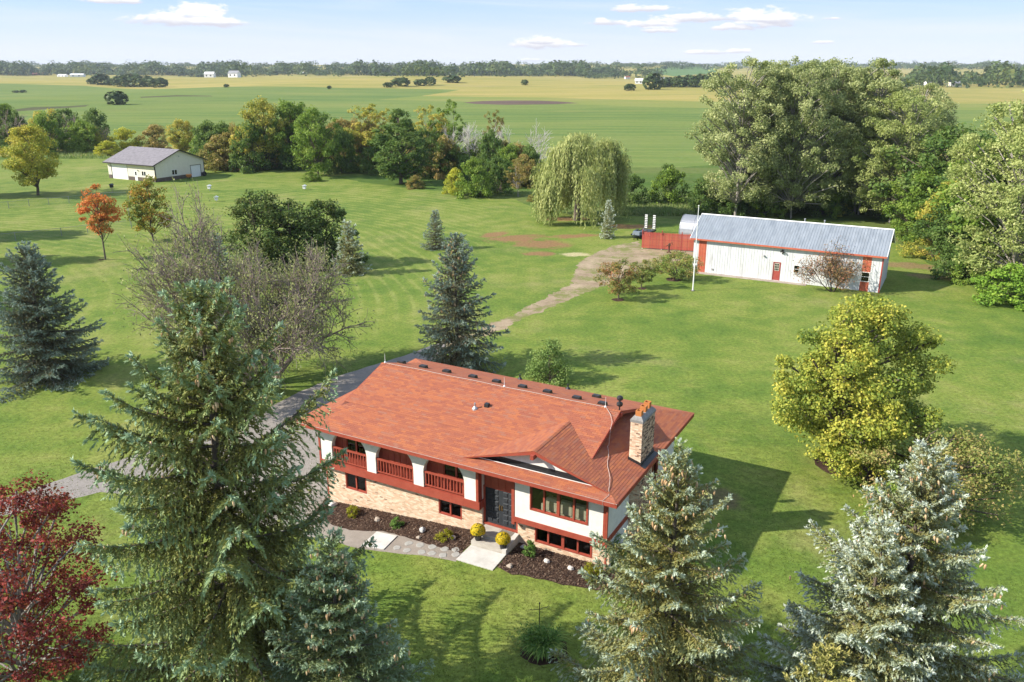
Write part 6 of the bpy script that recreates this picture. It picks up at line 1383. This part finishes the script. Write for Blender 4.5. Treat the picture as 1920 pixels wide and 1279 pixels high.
def strap_clump(u, v, R, h, n, lab, stops, seed):
    p = at(u, v); r = np.random.default_rng(seed); E = empty('leafy_clump', p); tag(E, lab, 'plant clump'); a = r.uniform(0, 6.28, n); b = R*.55*np.sqrt(r.random(n)); base = np.c_[b*np.cos(a), b*np.sin(a), np.zeros(n)]; a2 = a+r.normal(0, .6, n); o = np.c_[np.cos(a2), np.sin(a2), np.zeros(n)]; ln = h*r.uniform(.7, 1.25, n); s = np.c_[-np.sin(a2), np.cos(a2), np.zeros(n)]*.028
    K5 = np.linspace(0, 1, 5); arc = r.uniform(.35, 1., n)
    pts = base[:, None]+o[:, None]*(ln*arc)[:, None, None]*(K5**1.5)[None, :, None]; pts[:, :, 2] += (ln[:, None]*(1.25*K5-(.55+.45*arc[:, None])*K5**2.4)); wd = np.array([1, 1.1, .95, .6, .08])
    V = np.stack([pts-s[:, None]*wd[None, :, None], pts+s[:, None]*wd[None, :, None]], 2).reshape(-1, 3); f = np.array([[2*k, 2*k+1, 2*k+3, 2*k+2] for k in range(4)]); F = (np.arange(n)[:, None, None]*10+f[None]).reshape(-1, 4)
    q = link('leaves', np_mesh('strap_leaves', V, F, leafmat('strap_leaves_%d' % seed, stops, .3, 1.2), np.repeat(r.random(n), 10)), E); q['kind'] = 'stuff'
    return E
E = strap_clump(1020, 1216, .95, .85, 520, 'leafy clump with arching yellow green leaves round the black garden hook', [(.05, .10, .02), (.10, .17, .03), (.22, .25, .06)], 3)
r9 = np.random.default_rng(4); n = 1500; P = np.c_[r9.normal(-.25, .4, n), r9.normal(.1, .3, n), np.abs(r9.normal(.4, .28, n))]; V, F = leaves(P, np.tile([0, 0, 1.], (n, 1)), .11, r9, .8); o = link('foliage', np_mesh('clump_foliage', V, F, M_GRNSH, np.repeat(r9.random(n), 4)), E); o['kind'] = 'stuff'
strap_clump(985, 1300, .6, .6, 150, 'low yellow green clump at the bottom edge below the garden hook', [(.10, .16, .02), (.22, .26, .04)], 9)
# tall weeds behind the path's end
def weeds():
    r = np.random.default_rng(12); pts = []
    for (u0, u1, v0, v1, n) in ((1165, 1330, 374, 404, 2200), (20, 200, 284, 298, 500)):
        for _ in range(n): pts.append(at(r.uniform(u0, u1), r.uniform(v0, v1)))
    B = np.array([tuple(p) for p in pts]); n = len(B)*7; B = np.repeat(B, 7, 0)+np.c_[r.normal(0, .35, (n, 2)), np.zeros(n)]; h = r.uniform(.3, 1.1, n); a = r.uniform(0, 6.28, n); w = np.c_[np.cos(a), np.sin(a), 0*a]*.09; tip = B+np.c_[r.normal(0, .3, (n, 2)), h]
    V = np.stack([B-w, B+w, tip], 1).reshape(-1, 3); o = link('tall_weeds', np_mesh('tall_weeds', V, np.arange(3*n).reshape(n, 3), leafmat('weed_blades', [(.07, .115, .03), (.12, .165, .05), (.19, .20, .085)], .3, .2), np.repeat(r.random(n), 3))); tag(o, 'tall uncut weeds along the lawn edge', 'weeds', kind='stuff')
weeds()
# ------------------------------------------------------------------ far fields: clumps, woods, farm buildings
M_FARW = leafmat('far_wood_leaves', [(.030, .058, .016), (.050, .085, .022), (.075, .11, .03), (.11, .13, .035)], .2, .02, .5, .6, 1.15)
def far_crown(r, n, R, H):
    d = unit(r.normal(0, 1, (n, 3))); d[:, 2] = np.where(r.random(n) < .62, np.abs(d[:, 2]), d[:, 2]); k = 1+.22*np.sin(3*np.arctan2(d[:, 1], d[:, 0])+r.uniform(0, 6))+r.normal(0, .08, n)
    P = np.c_[d[:, 0]*R*k, d[:, 1]*R*k, np.maximum(H*.46+d[:, 2]*H*.5*k, .2)]; V, F = leaves(P, d+np.array([0, 0, .3]), np.full(n, R*.48)*r.uniform(.6, 1.3, n), r, .45, .8); return V, F, np.repeat(np.clip(r.normal(.45, .2, n), 0, 1), 4)
rf = np.random.default_rng(77)
FC = [np_mesh('far_crown_%d' % k, *far_crown(rf, 420, 4.2, 9.0)[:2], M_FARW, None) for k in range(4)]
for me in FC: 
    a = me.attributes.new('var', 'FLOAT', 'POINT'); a.data.foreach_set('value', np.repeat(np.clip(rf.normal(.45, .2, len(me.vertices)//4), 0, 1), 4).astype(np.float32))
def far_tree(u, v, tp, wpx, lab, group=None, m_=None, cat='tree'):
    p = at(u, v); H = tall(p, tp); E = tag(link('field_tree', FC[int(u) % 4], None, p, u*.7), lab, cat, group); w = wpx*mpp(p)/2/4.2; E.scale = (w, w, H/9.)
    if m_: E.material_slots[0].link = 'OBJECT'; E.material_slots[0].material = m_
far_tree(218, 196, 173, 30, 'lone dark round tree in the green field left of centre')
for k, (u, v, tp, w) in enumerate(((172, 158, 148, 12), (190, 159, 140, 24), (208, 160, 150, 18), (232, 162, 143, 30), (252, 163, 140, 32), (276, 163, 144, 28), (300, 164, 147, 26))): far_tree(u, v, tp, w, 'dark tree of the clump on the tan field at the left', 'tree clump on the left tan field')
for u, v, tp, w, lab in ((728, 164, 155, 15, 'small pale bush left of the first round field tree'), (753, 162, 146, 28, 'first round dark field tree right of centre left'), (789, 161, 149, 20, 'low round field tree beside the pair in the tan field'), (808, 160, 145, 18, 'taller field tree at the right of the middle pair'), (849, 155, 142, 28, 'round field tree on the rise of the tan field'), (984, 160, 150, 11, 'single small round tree on the tan field near the centre'), (424, 164, 158, 8, 'tiny bush on the edge of the green field left of centre'), (617, 167, 161, 7, 'tiny bush on the edge of the green field near the centre'), (1180, 170, 158, 18, 'low bush left of the farm road trees'), (1222, 168, 140, 32, 'large dark tree beside the white farmhouse'), (30, 174, 170, 9, 'tiny bush in the far left green field'), (43, 174, 169, 9, 'second tiny bush in the far left green field')): far_tree(u, v, tp, w, lab)
for k in range(13): far_tree(1242+k*10, 164-(k % 3), 150-(k*1.0 if k < 9 else 10)-(k % 2)*3, 20, 'tree of the belt running right from the white farmhouse', 'tree belt beside the cottonwoods', K_RND if k in (8, 11) else None)
# woods along the skyline: one mass
def woods():
    r = np.random.default_rng(31); Vs = []; Fs = []; As = []; o = 0
    def band(u0, u1, v, tp, n, jit, wpx, gaps=()):
        nonlocal o
        for _ in range(n):
            u = r.uniform(u0, u1)
            if any(a < u < b for a, b in gaps): continue
            p = at(u, v+r.normal(0, jit))
            if p.y < 1000: continue
            px = mpp(p); md = .78+.30*math.sin(u*.047+v)+.22*math.sin(u*.131+2*v); H = min(max((v-tp)*px*r.uniform(.55, 1.05)*md, 6), 30); R = max(wpx*px*.5*r.uniform(.7, 1.3), H*.5); R = min(R, 15)
            V, F, A = far_crown(r, 30, R, H); Vs.append(V+np.array([p.x, p.y, p.z-.5])); Fs.append(F+o); As.append(np.clip(A*.5+.25+r.normal(0, .30), 0, 1)); o += len(V)
    band(-60, 520, 139, 119, 620, 1.8, 14); band(350, 480, 144, 122, 60, .6, 12); band(500, 770, 139, 121, 300, 1.6, 14); band(700, 1160, 140, 116, 640, 1.8, 14); band(760, 1160, 141, 119, 260, 1.2, 15)
    band(1150, 1400, 124, 116, 160, .8, 9); band(1090, 1240, 146, 127, 60, 1.2, 13); band(1690, 2000, 158, 128, 220, 3, 18); band(1640, 2000, 128, 118, 160, 1.2, 10)
    band(-80, 2000, 129, 119, 620, 1.3, 9); band(-80, 2000, 125.5, 117, 700, 1.0, 8)
    m = np_mesh('distant_woods', np.concatenate(Vs), np.concatenate(Fs), M_FARW, np.concatenate(As)); tag(link('distant_woods', m), 'woods along the whole skyline beyond the tan fields', 'woods', kind='stuff')
woods()
M_FROOF = surf('far_grey_roof', [(.22, .22, .23), (.28, .28, .29)], .4, 3); M_FRED = surf('far_red_wall', [(.28, .10, .07), (.32, .12, .08)], .4, 3); M_FWHITE = surf('far_white_wall', [(.74, .74, .73), (.80, .80, .79)], .4, 3)
def farm(u, v, wpx, hpx, lab, wm=None, rm=None, group=None, rz=None):
    p = at(u, v+2.2); s = mpp(p); w, h = wpx*s/2, hpx*s; E = empty('farm_building', p, rz if rz is not None else random.uniform(-.4, .4)); tag(E, lab, 'farm building', group); d = w*.6
    q = MB(); q.box(-w, -d, -1, w, d, h*.62); q.build('wall', wm or M_FWHITE, E)
    q = MB(); q.slab([(-w-.4, -d-.4, h*.6), (w+.4, -d-.4, h*.6), (w+.4, 0, h), (-w-.4, 0, h)], .2); q.slab([(w+.4, d+.4, h*.6), (-w-.4, d+.4, h*.6), (-w-.4, 0, h), (w+.4, 0, h)], .2); q.build('roof', rm or M_FROOF, E)
    q = MB(); q.hexa([(-w, -d, h*.61), (-w+.2, -d, h*.61), (-w+.2, d, h*.61), (-w, d, h*.61)], [(-w, -.1, h*.96), (-w+.2, -.1, h*.96), (-w+.2, .1, h*.96), (-w, .1, h*.96)]); q.hexa([(w-.2, -d, h*.61), (w, -d, h*.61), (w, d, h*.61), (w-.2, d, h*.61)], [(w-.2, -.1, h*.96), (w, -.1, h*.96), (w, .1, h*.96), (w-.2, .1, h*.96)]); q.build('gable', wm or M_FWHITE, E)
    for x in (-w*.5, w*.4): q = MB(); q.box(x-w*.14, -d-.06, h*.2, x+w*.14, -d-.01, h*.46); q.build('window', M_BLACKT, E)
for a in ((118, 142, 14, 4, 'low white farm sheds left of the far clump', None, M_FWHITE), (146, 142, 20, 5, 'long white roofed farm shed above the left tan field', None, M_FWHITE), (72, 139, 16, 4, 'reddish low barn at the far left under the woods', M_FRED, M_FRED), (394, 143, 16, 9, 'white barn behind the dark windbreak', None, M_FWHITE), (440, 143, 18, 11, 'white grey roofed barn at the right end of the dark windbreak'), (555, 136, 14, 4, 'small white house between woods left of centre', None, M_FWHITE), (570, 137, 8, 4, 'smallest white house beside the one left of centre', None, M_FWHITE),
          (706, 135, 12, 8, 'tall white house at the wood edge in the middle'), (725, 136.5, 18, 4, 'long low white shed right of the tall white house', None, M_FWHITE), (1006, 134, 6, 6, 'small white house deep in the middle woods'), (1176, 146, 9, 5, 'white and red farmhouse at the field edge', None, M_FRED), (1198, 155, 14, 9, 'white farmhouse with pale gable left of the large dark tree', None, M_FWHITE), (1247, 152, 22, 8, 'white farm buildings right of the large dark tree'), (1322, 126, 8, 6, 'white house on the far green slope'),
          (1442, 129, 18, 5, 'white houses glimpsed over the cottonwood tops', None, M_FWHITE), (1743, 158, 16, 7, 'grey roofed house at the edge of the right woods'), (1788, 160, 20, 9, 'tan gabled house at the edge of the right woods', M_CREAM, M_FROOF), (1786, 148, 7, 8, 'white silo like house among the right woods')): farm(*a)

# ------------------------------------------------------------------ blades of grass in the near lawn
def grass():
    r = np.random.default_rng(99); n = 230000
    y = 22+40*r.random(n)**1.35; x = r.uniform(-.72, .72, n)*(y+6)
    k = in_poly(x, y, LAWN) & (r.random(n) < np.clip(1.25-(y-22)/34, 0, 1))
    for nm, lps, _ in ZONES[:11]:
        for lp in lps: k &= ~in_poly(x, y, lp)
    dx, dy = x-HOUSE.x, y-HOUSE.y; hx, hy = CR*dx-SR*dy, SR*dx+CR*dy; k &= ~((hx > .9) & (hx < 18.8) & (hy > .9) & (hy < 11.2))
    x, y = x[k], y[k]; n = len(x); z = T(x, y); h = r.uniform(.035, .075, n); a = r.uniform(0, 6.28, n); w = r.uniform(.012, .028, n)
    B = np.c_[x, y, z-.01]; s = np.c_[np.cos(a), np.sin(a), 0*a]*w[:, None]; tip = B+np.c_[r.normal(0, .045, (n, 2)), h]
    V = np.stack([B-s, B+s, tip], 1).reshape(-1, 3)
    m, t, b = mat('grass_blades'); nt = m.node_tree; P = posn(t); va = t.n('ShaderNodeAttribute', attribute_name='var').outputs['Fac']
    c = turf(t, P, t.m('MULTIPLY', t.m('SUBTRACT', va, .5), .16)); t.set(b.inputs['Base Color'], c); b.inputs['Roughness'].default_value = .8; b.inputs['Specular IOR Level'].default_value = .15
    tr = t.n('ShaderNodeBsdfTranslucent'); t.set(tr.inputs[0], c); mx = t.n('ShaderNodeMixShader'); mx.inputs[0].default_value = .5; nt.links.new(b.outputs[0], mx.inputs[1]); nt.links.new(tr.outputs[0], mx.inputs[2]); nt.links.new(mx.outputs[0], nt.nodes['Material Output'].inputs[0])
    tag(link('grass', np_mesh('grass', V, np.arange(3*n).reshape(n, 3), m, np.repeat(r.random(n), 3))), 'short grass blades of the lawn near the house', 'grass', kind='stuff')
grass()
# ------------------------------------------------------------------ summer haze over the fields
def haze():
    q = MB(); q.box(-6500, -120, -9, 6500, 7300, 58); m = bpy.data.materials.new('haze_air'); m.use_nodes = True; nt = m.node_tree; nt.nodes.clear()
    o = nt.nodes.new('ShaderNodeOutputMaterial'); v = nt.nodes.new('ShaderNodeVolumePrincipled'); v.inputs['Density'].default_value = .00007; v.inputs['Color'].default_value = (.78, .87, 1, 1); v.inputs['Anisotropy'].default_value = .0
    nt.links.new(v.outputs[0], o.inputs['Volume']); tag(q.build('haze', m), 'pale blue summer haze over the whole landscape', 'haze', kind='stuff')
haze()
S.cycles.max_bounces = 8; S.cycles.transparent_max_bounces = 8; S.cycles.volume_bounces = 0; S.cycles.diffuse_bounces = 3; S.cycles.glossy_bounces = 2; S.cycles.transmission_bounces = 3
